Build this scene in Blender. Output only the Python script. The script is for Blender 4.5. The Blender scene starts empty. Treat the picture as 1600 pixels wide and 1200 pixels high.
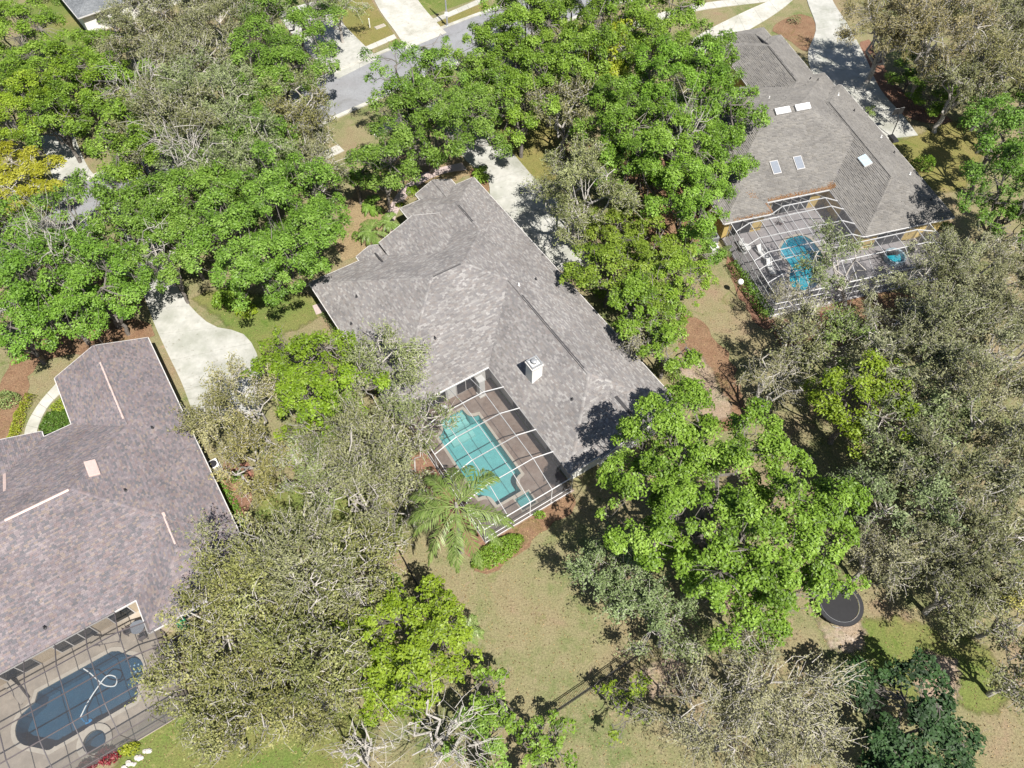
import bpy, bmesh, math, random
import numpy as np
from mathutils import Vector, Matrix
from mathutils.geometry import tessellate_polygon

# ------------------------------------------------------------------ camera, sky, sun, exposure
scene = bpy.context.scene
F_PX, PITCH, CAM_H = 1180.0, math.radians(56), 58.0
cam = bpy.data.cameras.new('camera'); cam_o = bpy.data.objects.new('camera', cam)
scene.collection.objects.link(cam_o); scene.camera = cam_o
cam_o.location = (0, 0, CAM_H); cam_o.rotation_euler = (math.pi / 2 - PITCH, 0, 0)
cam.sensor_width = 36; cam.sensor_fit = 'HORIZONTAL'; cam.lens = F_PX / 1600 * 36
cam.clip_start = 0.5; cam.clip_end = 3000
SHADOW_AZ, SUN_EL = math.radians(-31), math.radians(58)          # where shadows point, clockwise from +Y
sun_dir = Vector((-math.sin(SHADOW_AZ) * math.cos(SUN_EL), -math.cos(SHADOW_AZ) * math.cos(SUN_EL), math.sin(SUN_EL)))
world = bpy.data.worlds.new('World'); scene.world = world; world.use_nodes = True
wn = world.node_tree.nodes; wl = world.node_tree.links
sky_t = wn.new('ShaderNodeTexSky'); sky_t.sky_type = 'NISHITA'; sky_t.sun_disc = False
sky_t.sun_elevation = SUN_EL; sky_t.sun_rotation = math.atan2(sun_dir.x, sun_dir.y)
wl.new(sky_t.outputs[0], wn['Background'].inputs[0]); wn['Background'].inputs[1].default_value = 0.055
sun = bpy.data.lights.new('sun', 'SUN'); sun.energy = 5.0; sun.angle = math.radians(0.53); sun.color = (1, 0.955, 0.89)
sun_o = bpy.data.objects.new('sun', sun); scene.collection.objects.link(sun_o)
sun_o.rotation_euler = sun_dir.to_track_quat('Z', 'Y').to_euler()
scene.view_settings.view_transform = 'Standard'; scene.view_settings.look = 'None'
scene.view_settings.gamma = 1; scene.view_settings.exposure = 0.88

# ------------------------------------------------------------------ helpers
COL = scene.collection
def G(px, py, z=0.0):
    """Survey point: photograph pixel -> place on the horizontal plane at height z (metres)."""
    x = (px - 800) / F_PX; y = (600 - py) / F_PX
    d = (x, math.cos(PITCH) + y * math.sin(PITCH), -math.sin(PITCH) + y * math.cos(PITCH))
    t = (z - CAM_H) / d[2]
    return Vector((d[0] * t, d[1] * t, z))
def ppm(px, py, z):
    return F_PX * (math.sin(PITCH) - (600 - py) / F_PX * math.cos(PITCH)) / (CAM_H - z)
MATS = {}
def nodes_of(name):
    m = bpy.data.materials.new(name); m.use_nodes = True; MATS[name] = m
    nt = m.node_tree; return m, nt.nodes, nt.links, nt.nodes['Principled BSDF']
def ramp(n, pts):
    r = n.new('ShaderNodeValToRGB'); cr = r.color_ramp
    while len(cr.elements) < len(pts): cr.elements.new(0.5)
    for e, (p, c) in zip(cr.elements, pts): e.position = p; e.color = (*c, 1)
    return r
def noise(n, l, scale, detail=4, rough=0.55, coord=None, dist=0):
    t = n.new('ShaderNodeTexNoise'); t.inputs['Scale'].default_value = scale; t.inputs['Detail'].default_value = detail
    t.inputs['Roughness'].default_value = rough; t.inputs['Distortion'].default_value = dist
    if coord: l.new(coord, t.inputs['Vector'])
    return t
def mix(n, l, f, a, b, mode='MIX'):
    m = n.new('ShaderNodeMix'); m.data_type = 'RGBA'; m.blend_type = mode
    for s, v in ((0, f), (6, a), (7, b)):
        if hasattr(v, 'is_linked') or hasattr(v, 'links'): l.new(v, m.inputs[s])
        elif s == 0: m.inputs[0].default_value = v
        else: m.inputs[s].default_value = (*v, 1)
    return m.outputs[2]
def mat_noise(name, c0, c1, scale=6, rough=0.8, bump=0.0, bscale=None, c2=None, scale2=0.6, metallic=0.0, spec=0.3):
    m, n, l, p = nodes_of(name)
    tc = n.new('ShaderNodeNewGeometry').outputs['Position']
    t = noise(n, l, scale, 6, 0.6, tc); r = ramp(n, [(0.3, c0), (0.7, c1)]); l.new(t.outputs[0], r.inputs[0])
    out = r.outputs[0]
    if c2:
        t2 = noise(n, l, scale2, 5, 0.6, tc); r2 = ramp(n, [(0.45, (0, 0, 0)), (0.65, (1, 1, 1))]); l.new(t2.outputs[0], r2.inputs[0])
        out = mix(n, l, r2.outputs[0], out, c2)
    l.new(out, p.inputs['Base Color']); p.inputs['Roughness'].default_value = rough; p.inputs['Metallic'].default_value = metallic
    p.inputs['Specular IOR Level'].default_value = spec
    if bump:
        b = n.new('ShaderNodeBump'); b.inputs['Strength'].default_value = bump; b.inputs['Distance'].default_value = 0.05
        t3 = noise(n, l, bscale or scale * 3, 5, 0.7, tc); l.new(t3.outputs[0], b.inputs['Height']); l.new(b.outputs[0], p.inputs['Normal'])
    return m
def mat_ground(name, cols, litter=None, fade=True):
    """turf / soil: cols = list of colours mixed by several noises"""
    m, n, l, p = nodes_of(name)
    tc = n.new('ShaderNodeNewGeometry').outputs['Position']
    a = noise(n, l, 0.16, 5, 0.6, tc, 0.4); b = noise(n, l, 0.9, 6, 0.7, tc); c = noise(n, l, 7, 4, 0.75, tc); d = noise(n, l, 26, 3, 0.8, tc)
    ra = ramp(n, [(0.36, cols[0]), (0.5, cols[1]), (0.66, cols[2])]); l.new(a.outputs[0], ra.inputs[0])
    rb = ramp(n, [(0.42, (0, 0, 0)), (0.68, (1, 1, 1))]); l.new(b.outputs[0], rb.inputs[0])
    o = mix(n, l, rb.outputs[0], ra.outputs[0], cols[3])
    rc = ramp(n, [(0.25, (0.5, 0.5, 0.5)), (0.75, (1.4, 1.4, 1.35))]); l.new(c.outputs[0], rc.inputs[0])
    o = mix(n, l, 1.0, o, rc.outputs[0], 'MULTIPLY')
    rd = ramp(n, [(0.25, (0.62, 0.62, 0.6)), (0.75, (1.36, 1.34, 1.3))]); l.new(d.outputs[0], rd.inputs[0])
    o = mix(n, l, 1.0, o, rd.outputs[0], 'MULTIPLY')
    w_ = noise(n, l, 0.45, 8, 0.72, tc, 1.2); rw = ramp(n, [(0.60, (0, 0, 0)), (0.70, (1, 1, 1))]); l.new(w_.outputs[0], rw.inputs[0])
    o = mix(n, l, rw.outputs[0], o, tuple(min(1, v * 1.25) for v in cols[2]))
    g_n = noise(n, l, 0.33, 8, 0.7, tc, 0.8); rg_ = ramp(n, [(0.56, (1, 1, 1)), (0.70, (0.62, 0.82, 0.5))]); l.new(g_n.outputs[0], rg_.inputs[0]); o = mix(n, l, 1.0, o, rg_.outputs[0], 'MULTIPLY')
    if litter:
        e = noise(n, l, 14, 2, 0.5, tc); re = ramp(n, [(0.66, (0, 0, 0)), (0.72, (1, 1, 1))]); l.new(e.outputs[0], re.inputs[0])
        o = mix(n, l, re.outputs[0], o, litter)
    l.new(o, p.inputs['Base Color']); p.inputs['Roughness'].default_value = 0.95; p.inputs['Specular IOR Level'].default_value = 0.1
    bp = n.new('ShaderNodeBump'); bp.inputs['Strength'].default_value = 0.8; bp.inputs['Distance'].default_value = 0.06
    l.new(c.outputs[0], bp.inputs['Height']); l.new(bp.outputs[0], p.inputs['Normal'])
    if fade:      # ragged border where one ground cover gives way to the next
        at = n.new('ShaderNodeAttribute'); at.attribute_name = 'fade'; e1 = noise(n, l, 1.7, 8, 0.75, tc)
        ad = n.new('ShaderNodeMath'); ad.operation = 'ADD'; l.new(at.outputs['Fac'], ad.inputs[0]); l.new(e1.outputs[0], ad.inputs[1])
        mr = n.new('ShaderNodeMapRange'); mr.inputs[1].default_value = 0.85; mr.inputs[2].default_value = 1.15; l.new(ad.outputs[0], mr.inputs[0])
        tp = n.new('ShaderNodeBsdfTransparent'); ms = n.new('ShaderNodeMixShader'); l.new(mr.outputs[0], ms.inputs[0]); l.new(tp.outputs[0], ms.inputs[1]); l.new(p.outputs[0], ms.inputs[2]); l.new(ms.outputs[0], n['Material Output'].inputs[0])
    return m
def mat_plain(name, c, rough=0.5, metallic=0.0, spec=0.4):
    return mat_noise(name, tuple(x * 0.88 for x in c), tuple(min(1, x * 1.08) for x in c), 4, rough, metallic=metallic, spec=spec)
def mat_leaf(name, dark, mid, light, trans=0.28, rough=0.5):
    m, n, l, p = nodes_of(name)
    at = n.new('ShaderNodeAttribute'); at.attribute_name = 'rnd'
    r = ramp(n, [(0.0, dark), (0.5, mid), (1.0, light)]); l.new(at.outputs['Fac'], r.inputs[0])
    oi = n.new('ShaderNodeObjectInfo')
    col = mix(n, l, 1.0, r.outputs[0], oi.outputs['Color'], 'MULTIPLY')
    l.new(col, p.inputs['Base Color']); p.inputs['Roughness'].default_value = rough; p.inputs['Specular IOR Level'].default_value = 0.35
    t = n.new('ShaderNodeBsdfTranslucent'); l.new(col, t.inputs[0])
    ms = n.new('ShaderNodeMixShader'); ms.inputs[0].default_value = trans
    l.new(p.outputs[0], ms.inputs[1]); l.new(t.outputs[0], ms.inputs[2]); l.new(ms.outputs[0], n['Material Output'].inputs[0])
    return m
def mat_tint(name, rough=0.9, bump=0.4):
    m, n, l, p = nodes_of(name)
    at = n.new('ShaderNodeAttribute'); at.attribute_name = 'tint'
    tc = n.new('ShaderNodeNewGeometry').outputs['Position']
    t = noise(n, l, 60, 2, 0.7, tc); r = ramp(n, [(0.2, (0.7, 0.7, 0.7)), (0.8, (1.3, 1.3, 1.3))]); l.new(t.outputs[0], r.inputs[0])
    t2 = noise(n, l, 0.35, 5, 0.65, tc); r2 = ramp(n, [(0.3, (0.82, 0.82, 0.82)), (0.7, (1.14, 1.14, 1.13))]); l.new(t2.outputs[0], r2.inputs[0])
    o = mix(n, l, 1.0, at.outputs['Color'], r.outputs[0], 'MULTIPLY'); o = mix(n, l, 1.0, o, r2.outputs[0], 'MULTIPLY')
    l.new(o, p.inputs['Base Color']); p.inputs['Roughness'].default_value = rough; p.inputs['Specular IOR Level'].default_value = 0.25
    return m
def mat_screen(name, c, op):
    m, n, l, p = nodes_of(name)
    p.inputs['Base Color'].default_value = (*c, 1); p.inputs['Roughness'].default_value = 0.8
    t = n.new('ShaderNodeBsdfTransparent'); ms = n.new('ShaderNodeMixShader')
    tc = n.new('ShaderNodeNewGeometry').outputs['Position']
    z = noise(n, l, 0.8, 3, 0.6, tc); mr = n.new('ShaderNodeMapRange'); mr.inputs[3].default_value = op * 0.7; mr.inputs[4].default_value = op * 1.3
    l.new(z.outputs[0], mr.inputs[0]); l.new(mr.outputs[0], ms.inputs[0])
    l.new(t.outputs[0], ms.inputs[1]); l.new(p.outputs[0], ms.inputs[2]); l.new(ms.outputs[0], n['Material Output'].inputs[0])
    return m
def mat_water(name, tint):
    m, n, l, p = nodes_of(name)
    t = n.new('ShaderNodeBsdfTransparent'); t.inputs[0].default_value = (*tint, 1)
    g = n.new('ShaderNodeBsdfGlossy'); g.inputs['Roughness'].default_value = 0.03
    f = n.new('ShaderNodeFresnel'); f.inputs[0].default_value = 1.33
    tc = n.new('ShaderNodeNewGeometry').outputs['Position']
    z = noise(n, l, 5, 3, 0.6, tc, 1.0); b = n.new('ShaderNodeBump'); b.inputs['Strength'].default_value = 0.25; b.inputs['Distance'].default_value = 0.04
    l.new(z.outputs[0], b.inputs['Height']); l.new(b.outputs[0], g.inputs['Normal']); l.new(b.outputs[0], f.inputs['Normal'])
    ms = n.new('ShaderNodeMixShader'); l.new(f.outputs[0], ms.inputs[0]); l.new(t.outputs[0], ms.inputs[1]); l.new(g.outputs[0], ms.inputs[2])
    l.new(ms.outputs[0], n['Material Output'].inputs[0]); return m

# surfaces
mat_ground('turf', [(0.115, 0.145, 0.055), (0.185, 0.175, 0.095), (0.225, 0.165, 0.115), (0.215, 0.19, 0.115)], (0.34, 0.28, 0.17), fade=False)
mat_ground('dry_soil', [(0.21, 0.165, 0.095), (0.23, 0.175, 0.105), (0.19, 0.145, 0.085), (0.25, 0.195, 0.12)], (0.35, 0.26, 0.14))
mat_ground('green_turf', [(0.10, 0.15, 0.035), (0.14, 0.16, 0.05), (0.19, 0.165, 0.075), (0.13, 0.15, 0.05)])
mat_ground('gold_turf', [(0.15, 0.15, 0.05), (0.18, 0.16, 0.06), (0.195, 0.155, 0.075), (0.16, 0.155, 0.055)])
mat_ground('mulch_soil', [(0.16, 0.095, 0.06), (0.19, 0.115, 0.075), (0.14, 0.085, 0.055), (0.21, 0.14, 0.09)], (0.3, 0.2, 0.12))
mat_ground('planter_soil', [(0.16, 0.095, 0.06), (0.19, 0.115, 0.075), (0.14, 0.085, 0.055), (0.21, 0.14, 0.09)], None, False)
mat_ground('red_mulch', [(0.17, 0.092, 0.066), (0.20, 0.112, 0.08), (0.14, 0.075, 0.055), (0.21, 0.13, 0.095)])
mat_ground('sand_soil', [(0.30, 0.25, 0.21), (0.24, 0.18, 0.14), (0.34, 0.29, 0.25), (0.27, 0.21, 0.15)])
mat_noise('asphalt', (0.185, 0.19, 0.20), (0.245, 0.25, 0.262), 9, 0.9, 0.2, 40, (0.20, 0.20, 0.21), 0.25)
mat_noise('concrete', (0.37, 0.36, 0.325), (0.45, 0.44, 0.40), 3, 0.85, 0.15, 20, (0.33, 0.325, 0.28), 0.5)
mat_noise('grey_concrete', (0.31, 0.31, 0.285), (0.40, 0.395, 0.365), 1.6, 0.88, 0.15, 20, (0.27, 0.275, 0.24), 0.35)
for nm_ in ('concrete', 'grey_concrete', 'asphalt'):
    m_ = MATS[nm_]; n_, l_ = m_.node_tree.nodes, m_.node_tree.links; p_ = n_['Principled BSDF']; src = p_.inputs['Base Color'].links[0].from_socket; tc_ = n_.new('ShaderNodeNewGeometry').outputs['Position']
    s1 = noise(n_, l_, 0.22, 9, 0.75, tc_, 1.5); r1 = ramp(n_, [(0.40, (1.06, 1.06, 1.06)), (0.56, (0.95, 0.95, 0.94)), (0.68, (0.74, 0.73, 0.69))]); l_.new(s1.outputs[0], r1.inputs[0])
    s2 = noise(n_, l_, 2.2, 3, 0.5, tc_); r2 = ramp(n_, [(0.66, (1, 1, 1)), (0.74, (0.72, 0.70, 0.66))]); l_.new(s2.outputs[0], r2.inputs[0])
    o_ = mix(n_, l_, 1.0, src, r1.outputs[0], 'MULTIPLY'); o_ = mix(n_, l_, 1.0, o_, r2.outputs[0], 'MULTIPLY'); l_.new(o_, p_.inputs['Base Color'])
mat_noise('pink_paver', (0.33, 0.27, 0.25), (0.42, 0.34, 0.32), 5, 0.85, 0.2, 22)
mat_noise('brown_deck', (0.17, 0.125, 0.10), (0.25, 0.19, 0.155), 3, 0.85, 0.25, 18, (0.27, 0.22, 0.185), 0.8)
mat_noise('beige_deck', (0.30, 0.26, 0.21), (0.38, 0.33, 0.27), 2.5, 0.85, 0.2, 18, (0.27, 0.235, 0.19), 0.7)
mat_noise('grey_deck', (0.27, 0.255, 0.26), (0.35, 0.33, 0.335), 2.5, 0.85, 0.2, 18)
mat_noise('coping', (0.40, 0.36, 0.30), (0.47, 0.43, 0.36), 5, 0.8)
mat_noise('pool_plaster', (0.17, 0.40, 0.41), (0.21, 0.47, 0.47), 2, 0.6)
mat_noise('step_plaster', (0.30, 0.50, 0.48), (0.36, 0.56, 0.54), 2, 0.6)
mat_noise('dark_plaster', (0.018, 0.075, 0.125), (0.030, 0.105, 0.16), 1.6, 0.6)
mat_noise('blue_plaster', (0.03, 0.42, 0.56), (0.05, 0.50, 0.62), 2, 0.6)
mat_water('clear_water', (0.80, 0.97, 0.97)); mat_water('deep_water', (0.72, 0.86, 0.93))
mat_noise('roof_board', (0.13, 0.125, 0.125), (0.18, 0.17, 0.165), 12, 0.95)
mat_tint('shingle')
mat_plain('white_metal', (0.72, 0.72, 0.72), 0.45); mat_plain('bronze_metal', (0.13, 0.11, 0.115), 0.4); mat_plain('black_metal', (0.018, 0.018, 0.02), 0.5)
mat_plain('grey_metal', (0.33, 0.34, 0.35), 0.45, 0.3); mat_plain('white_trim', (0.50, 0.485, 0.47), 0.6); mat_plain('pink_trim', (0.48, 0.36, 0.33), 0.7)
mat_noise('stucco_white', (0.60, 0.60, 0.57), (0.70, 0.69, 0.66), 8, 0.9, 0.2, 60); mat_noise('stucco_beige', (0.34, 0.28, 0.20), (0.42, 0.35, 0.26), 8, 0.9, 0.2, 60)
mat_noise('stucco_yellow', (0.52, 0.38, 0.13), (0.60, 0.45, 0.18), 8, 0.9, 0.2, 60)
mat_plain('soffit', (0.45, 0.43, 0.40), 0.8); mat_plain('ridge_vent_dark', (0.05, 0.048, 0.05), 0.8); mat_plain('ridge_vent_pink', (0.52, 0.40, 0.36), 0.7)
mat_plain('glass_dark', (0.02, 0.025, 0.03), 0.08, 0, 0.6); mat_plain('skylight_grey', (0.20, 0.22, 0.25), 0.15, 0, 0.6); mat_plain('skylight_white', (0.80, 0.82, 0.85), 0.25)
mat_plain('skylight_blue', (0.42, 0.55, 0.62), 0.15); mat_screen('screen', (0.075, 0.075, 0.08), 0.34); mat_screen('wall_screen', (0.12, 0.12, 0.125), 0.52)
mat_noise('bark', (0.10, 0.09, 0.078), (0.20, 0.18, 0.16), 7, 0.95, 0.5, 20); mat_noise('pale_bark', (0.27, 0.25, 0.225), (0.43, 0.405, 0.37), 5, 0.95, 0.3, 20)
mat_noise('palm_bark', (0.22, 0.20, 0.17), (0.34, 0.31, 0.27), 4, 0.95, 0.4, 14)
mat_plain('bin_blue', (0.015, 0.03, 0.12), 0.4); mat_plain('plastic_green', (0.03, 0.25, 0.11), 0.5); mat_plain('plastic_black', (0.025, 0.025, 0.028), 0.5)
mat_plain('plastic_white', (0.75, 0.75, 0.73), 0.45); mat_plain('cleaner_blue', (0.03, 0.33, 0.62), 0.4); mat_plain('terracotta', (0.32, 0.13, 0.07), 0.8)
mat_plain('cushion_red', (0.30, 0.03, 0.04), 0.8); mat_plain('cushion_tan', (0.33, 0.29, 0.24), 0.85); mat_noise('stone_white', (0.34, 0.32, 0.29), (0.52, 0.49, 0.45), 5, 0.9, 0.4)
mat_noise('brick_red', (0.20, 0.09, 0.06), (0.28, 0.13, 0.09), 6, 0.9, 0.3); mat_plain('tile_light', (0.6, 0.66, 0.7), 0.4); mat_plain('wood_brown', (0.16, 0.09, 0.05), 0.75)
# foliage
mat_leaf('leaf_bright', (0.072, 0.130, 0.012), (0.165, 0.275, 0.026), (0.275, 0.40, 0.068), 0.3)
mat_leaf('leaf_mid', (0.066, 0.125, 0.015), (0.155, 0.272, 0.033), (0.27, 0.40, 0.085), 0.33)
mat_leaf('leaf_yellow', (0.115, 0.175, 0.010), (0.215, 0.305, 0.020), (0.33, 0.41, 0.055), 0.35)
mat_leaf('leaf_gold', (0.20, 0.205, 0.012), (0.335, 0.34, 0.028), (0.45, 0.44, 0.07), 0.35)
mat_leaf('leaf_olive', (0.088, 0.098, 0.034), (0.192, 0.202, 0.082), (0.335, 0.34, 0.185), 0.2, 0.65)
mat_leaf('leaf_sage', (0.098, 0.125, 0.042), (0.195, 0.24, 0.092), (0.33, 0.375, 0.19), 0.2, 0.6)
mat_leaf('leaf_straw', (0.143, 0.138, 0.064), (0.259, 0.253, 0.132), (0.385, 0.369, 0.220), 0.2, 0.7)
mat_leaf('leaf_dark', (0.012, 0.030, 0.008), (0.025, 0.062, 0.014), (0.06, 0.12, 0.035), 0.15, 0.6)
mat_leaf('leaf_palm', (0.075, 0.125, 0.024), (0.15, 0.215, 0.05), (0.26, 0.32, 0.11), 0.25, 0.4)
mat_leaf('leaf_red', (0.10, 0.008, 0.015), (0.22, 0.025, 0.035), (0.32, 0.08, 0.08)); mat_leaf('leaf_lime', (0.13, 0.18, 0.01), (0.27, 0.31, 0.02), (0.38, 0.40, 0.07))
mat_leaf('debris', (0.12, 0.06, 0.03), (0.25, 0.13, 0.06), (0.36, 0.22, 0.11), 0.1, 0.8)
mat_leaf('leaf_litter', (0.07, 0.045, 0.022), (0.19, 0.13, 0.06), (0.38, 0.28, 0.13), 0.1, 0.8)

def link(o, parent=None):
    COL.objects.link(o)
    if parent is not None: o.parent = parent
    return o
def tag(o, label=None, cat=None, group=None, kind=None):
    if label: o['label'] = label
    if cat: o['category'] = cat
    if group: o['group'] = group
    if kind: o['kind'] = kind
    return o
def thing(name, label, cat, loc=(0, 0, 0), rz=0.0, group=None):
    o = bpy.data.objects.new(name, None); o.empty_display_size = 0.3
    o.location = loc; o.rotation_euler = (0, 0, rz); link(o); return tag(o, label, cat, group)
def structure(name, loc=(0, 0, 0), rz=0.0):
    o = bpy.data.objects.new(name, None); o.location = loc; o.rotation_euler = (0, 0, rz); link(o); return tag(o, kind='structure')
class MB:
    def __init__(s): s.v = []; s.f = []
    def add(s, vs, fs):
        k = len(s.v); s.v += [tuple(v) for v in vs]; s.f += [tuple(i + k for i in f) for f in fs]; return s
    def box(s, x0, x1, y0, y1, z0, z1):
        return s.add([(x0, y0, z0), (x1, y0, z0), (x1, y1, z0), (x0, y1, z0), (x0, y0, z1), (x1, y0, z1), (x1, y1, z1), (x0, y1, z1)],
                     [(0, 3, 2, 1), (4, 5, 6, 7), (0, 1, 5, 4), (1, 2, 6, 5), (2, 3, 7, 6), (3, 0, 4, 7)])
    def bar(s, p, q, w, h=None):
        """rectangular bar from p to q"""
        h = h or w; p = Vector(p); q = Vector(q); d = (q - p).normalized()
        up = Vector((0, 0, 1)) if abs(d.z) < 0.95 else Vector((1, 0, 0))
        x = d.cross(up).normalized(); y = x.cross(d)
        c = [(-1, -1), (1, -1), (1, 1), (-1, 1)]
        return s.add([p + x * a * w / 2 + y * b * h / 2 for a, b in c] + [q + x * a * w / 2 + y * b * h / 2 for a, b in c],
                     [(3, 2, 1, 0), (4, 5, 6, 7), (0, 1, 5, 4), (1, 2, 6, 5), (2, 3, 7, 6), (3, 0, 4, 7)])
    def tube(s, pts, rad, n=8, cap=True):
        pts = [Vector(p) for p in pts]; rad = rad if hasattr(rad, '__len__') else [rad] * len(pts); vs = []; fs = []
        for i, p in enumerate(pts):
            d = (pts[min(i + 1, len(pts) - 1)] - pts[max(i - 1, 0)]).normalized()
            up = Vector((0, 0, 1)) if abs(d.z) < 0.9 else Vector((1, 0, 0))
            x = d.cross(up).normalized(); y = d.cross(x)
            vs += [p + (x * math.cos(2 * math.pi * k / n) + y * math.sin(2 * math.pi * k / n)) * rad[i] for k in range(n)]
        for i in range(len(pts) - 1):
            fs += [(i * n + k, i * n + (k + 1) % n, (i + 1) * n + (k + 1) % n, (i + 1) * n + k) for k in range(n)]
        if cap: fs += [tuple(range(n))[::-1], tuple((len(pts) - 1) * n + k for k in range(n))]
        return s.add(vs, fs)
    def lathe(s, prof, n=16, c=(0, 0, 0)):
        vs = [(c[0] + r * math.cos(2 * math.pi * k / n), c[1] + r * math.sin(2 * math.pi * k / n), c[2] + z) for r, z in prof for k in range(n)]
        fs = [(i * n + k, i * n + (k + 1) % n, (i + 1) * n + (k + 1) % n, (i + 1) * n + k) for i in range(len(prof) - 1) for k in range(n)]
        return s.add(vs, fs + [tuple(range(n))[::-1], tuple((len(prof) - 1) * n + k for k in range(n))])
    def slab(s, poly, z0, z1, holes=()):
        loops = [[Vector((p[0], p[1], 0)) for p in lp] for lp in (poly, *holes)]
        allp = [p for lp in loops for p in lp]; k = len(allp)
        fs = []
        for t in tessellate_polygon(loops):
            a, b, c = [allp[i] for i in t]
            if (b - a).cross(c - a).z < 0: t = (t[0], t[2], t[1])
            fs.append(tuple(t))
        s.add([(p.x, p.y, z1) for p in allp], fs)
        for li, lp in enumerate(loops):
            area = sum(a.x * b.y - b.x * a.y for a, b in zip(lp, lp[1:] + lp[:1])); flip = (area < 0) != (li > 0)
            n = len(lp); q = [(p.x, p.y, z1) for p in lp] + [(p.x, p.y, z0) for p in lp]
            s.add(q, [((i, n + i, n + (i + 1) % n, (i + 1) % n) if not flip else ((i + 1) % n, n + (i + 1) % n, n + i, i)) for i in range(n)])
        return s
    def build(s, name, mat, parent=None, smooth=False):
        me = bpy.data.meshes.new(name); me.from_pydata(s.v, [], s.f); me.update()
        me.materials.append(MATS[mat]); o = bpy.data.objects.new(name, me)
        if smooth: me.shade_smooth()
        return link(o, parent)
def sheet(name, pts, z, mat, holes=()):
    mb = MB(); loops = [[Vector((p[0], p[1], 0)) for p in lp] for lp in (pts, *holes)]
    allp = [p for lp in loops for p in lp]; fs = []
    for t in tessellate_polygon(loops):
        a, b, c = [allp[i] for i in t]
        fs.append((t[0], t[2], t[1]) if (b - a).cross(c - a).z < 0 else tuple(t))
    mb.add([(p.x, p.y, z) for p in allp], fs)
    return mb.build(name, mat)
def smooth_poly(pts, it=2):
    for _ in range(it):
        out = []
        for a, b in zip(pts, pts[1:] + pts[:1]):
            out += [(a[0] * .75 + b[0] * .25, a[1] * .75 + b[1] * .25), (a[0] * .25 + b[0] * .75, a[1] * .25 + b[1] * .75)]
        pts = out
    return pts
def wobble(pts, amp, step, seed):
    r = random.Random(seed); out = []
    for a, b in zip(pts, pts[1:] + pts[:1]):
        n = max(1, int(math.dist(a[:2], b[:2]) / step))
        for i in range(n):
            t = i / n; out.append((a[0] + (b[0] - a[0]) * t + r.uniform(-amp, amp), a[1] + (b[1] - a[1]) * t + r.uniform(-amp, amp)))
    return out
def resample(pts, n):
    pts = [Vector(p[:2]) for p in pts]; L = [0]
    for a, b in zip(pts, pts[1:]): L.append(L[-1] + (b - a).length)
    out = []
    for i in range(n + 1):
        t = L[-1] * i / n; k = max(j for j in range(len(L) - 1) if L[j] <= t + 1e-6); k = min(k, len(pts) - 2)
        out.append(pts[k].lerp(pts[k + 1], (t - L[k]) / max(1e-6, L[k + 1] - L[k])))
    return out
def curve(pts, n=6):
    """Catmull-Rom through pts"""
    pts = [Vector(p[:2]) for p in pts]; q = [pts[0] * 2 - pts[1]] + pts + [pts[-1] * 2 - pts[-2]]; out = []
    for i in range(1, len(q) - 2):
        for k in range(n):
            t = k / n; a, b, c, d = q[i - 1], q[i], q[i + 1], q[i + 2]
            out.append(0.5 * (2 * b + (c - a) * t + (2 * a - 5 * b + 4 * c - d) * t * t + (3 * b - a - 3 * c + d) * t ** 3))
    return out + [pts[-1]]
def panels(name, left, right, n, z, mat, gap=0.025):
    """a paved strip cast in separate slabs"""
    root = structure(name); L = resample(curve(left), n * 3); R = resample(curve(right), n * 3)
    for i in range(n):
        l = [p.copy() for p in L[i * 3:i * 3 + 4]]; r = [p.copy() for p in R[i * 3:i * 3 + 4]]
        for s in (l, r):
            s[0] = s[0] + (s[1] - s[0]).normalized() * gap / 2; s[-1] = s[-1] + (s[-2] - s[-1]).normalized() * gap / 2
        MB().slab([tuple(p) for p in l] + [tuple(p) for p in r[::-1]], -0.05, z).build('concrete_panel', mat, root)
    return root
def gp(*pts, z=0.0): return [tuple(G(x, y, z))[:2] for x, y in pts]

# ------------------------------------------------------------------ frames of the three lots
A_MAIN, A_RIGHT = math.radians(32.7), math.radians(15.5)
O_MAIN = G(893, 742, 2.8); O_MAIN.z = 0
O_RIGHT = G(1352, 370, 2.8); O_RIGHT.z = 0
def loc2w(o, ang, a, b): return (o.x + a * math.cos(ang) - b * math.sin(ang), o.y + a * math.sin(ang) + b * math.cos(ang))
def mainw(a, b): return loc2w(O_MAIN, A_MAIN, a, b)
def rightw(a, b): return loc2w(O_RIGHT, A_RIGHT, a, b)
def arc(cx, cy, r, a0, a1, n=8, ry=None):
    return [(cx + r * math.cos(math.radians(a0 + (a1 - a0) * i / n)), cy + (ry or r) * math.sin(math.radians(a0 + (a1 - a0) * i / n))) for i in range(n + 1)]
POOL_MAIN = [(-2.6, 3.5)] + [(-2.6, 10.5)] + arc(-2.65, 11.35, 0.85, 270, 180, 5) + [(-3.55, 11.8), (-5.9, 11.8)] + arc(-6.75, 11.35, 0.85, 0, -90, 5) + [(-6.85, 3.5)] + arc(-6.75, 2.65, 0.85, 90, 0, 5) + [(-5.9, 2.1), (-3.5, 2.1)] + arc(-2.65, 2.65, 0.85, 180, 90, 5)
SPA_MAIN = [(-4.35, 0.55), (-3.0, 0.55), (-3.0, 1.75), (-4.35, 1.75)]
POOL_LEFT = [(-36.45, 7.6)] + arc(-36.3, 7.0, 0.45, 90, 20, 4)[1:] + arc(-36.1, 5.45, 1.35, 60, -60, 8) + arc(-36.2, 3.7, 0.55, 20, -80, 4) + [(-36.4, 3.2), (-41.6, 3.2)] + arc(-41.9, 3.7, 0.5, -60, -150, 4) + arc(-42.3, 5.45, 1.5, 235, 125, 8) + [(-42.15, 7.0), (-41.8, 7.6)]
SPA_LEFT = arc(-39.2, 2.0, 0.78, 0, 345, 23)
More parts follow.
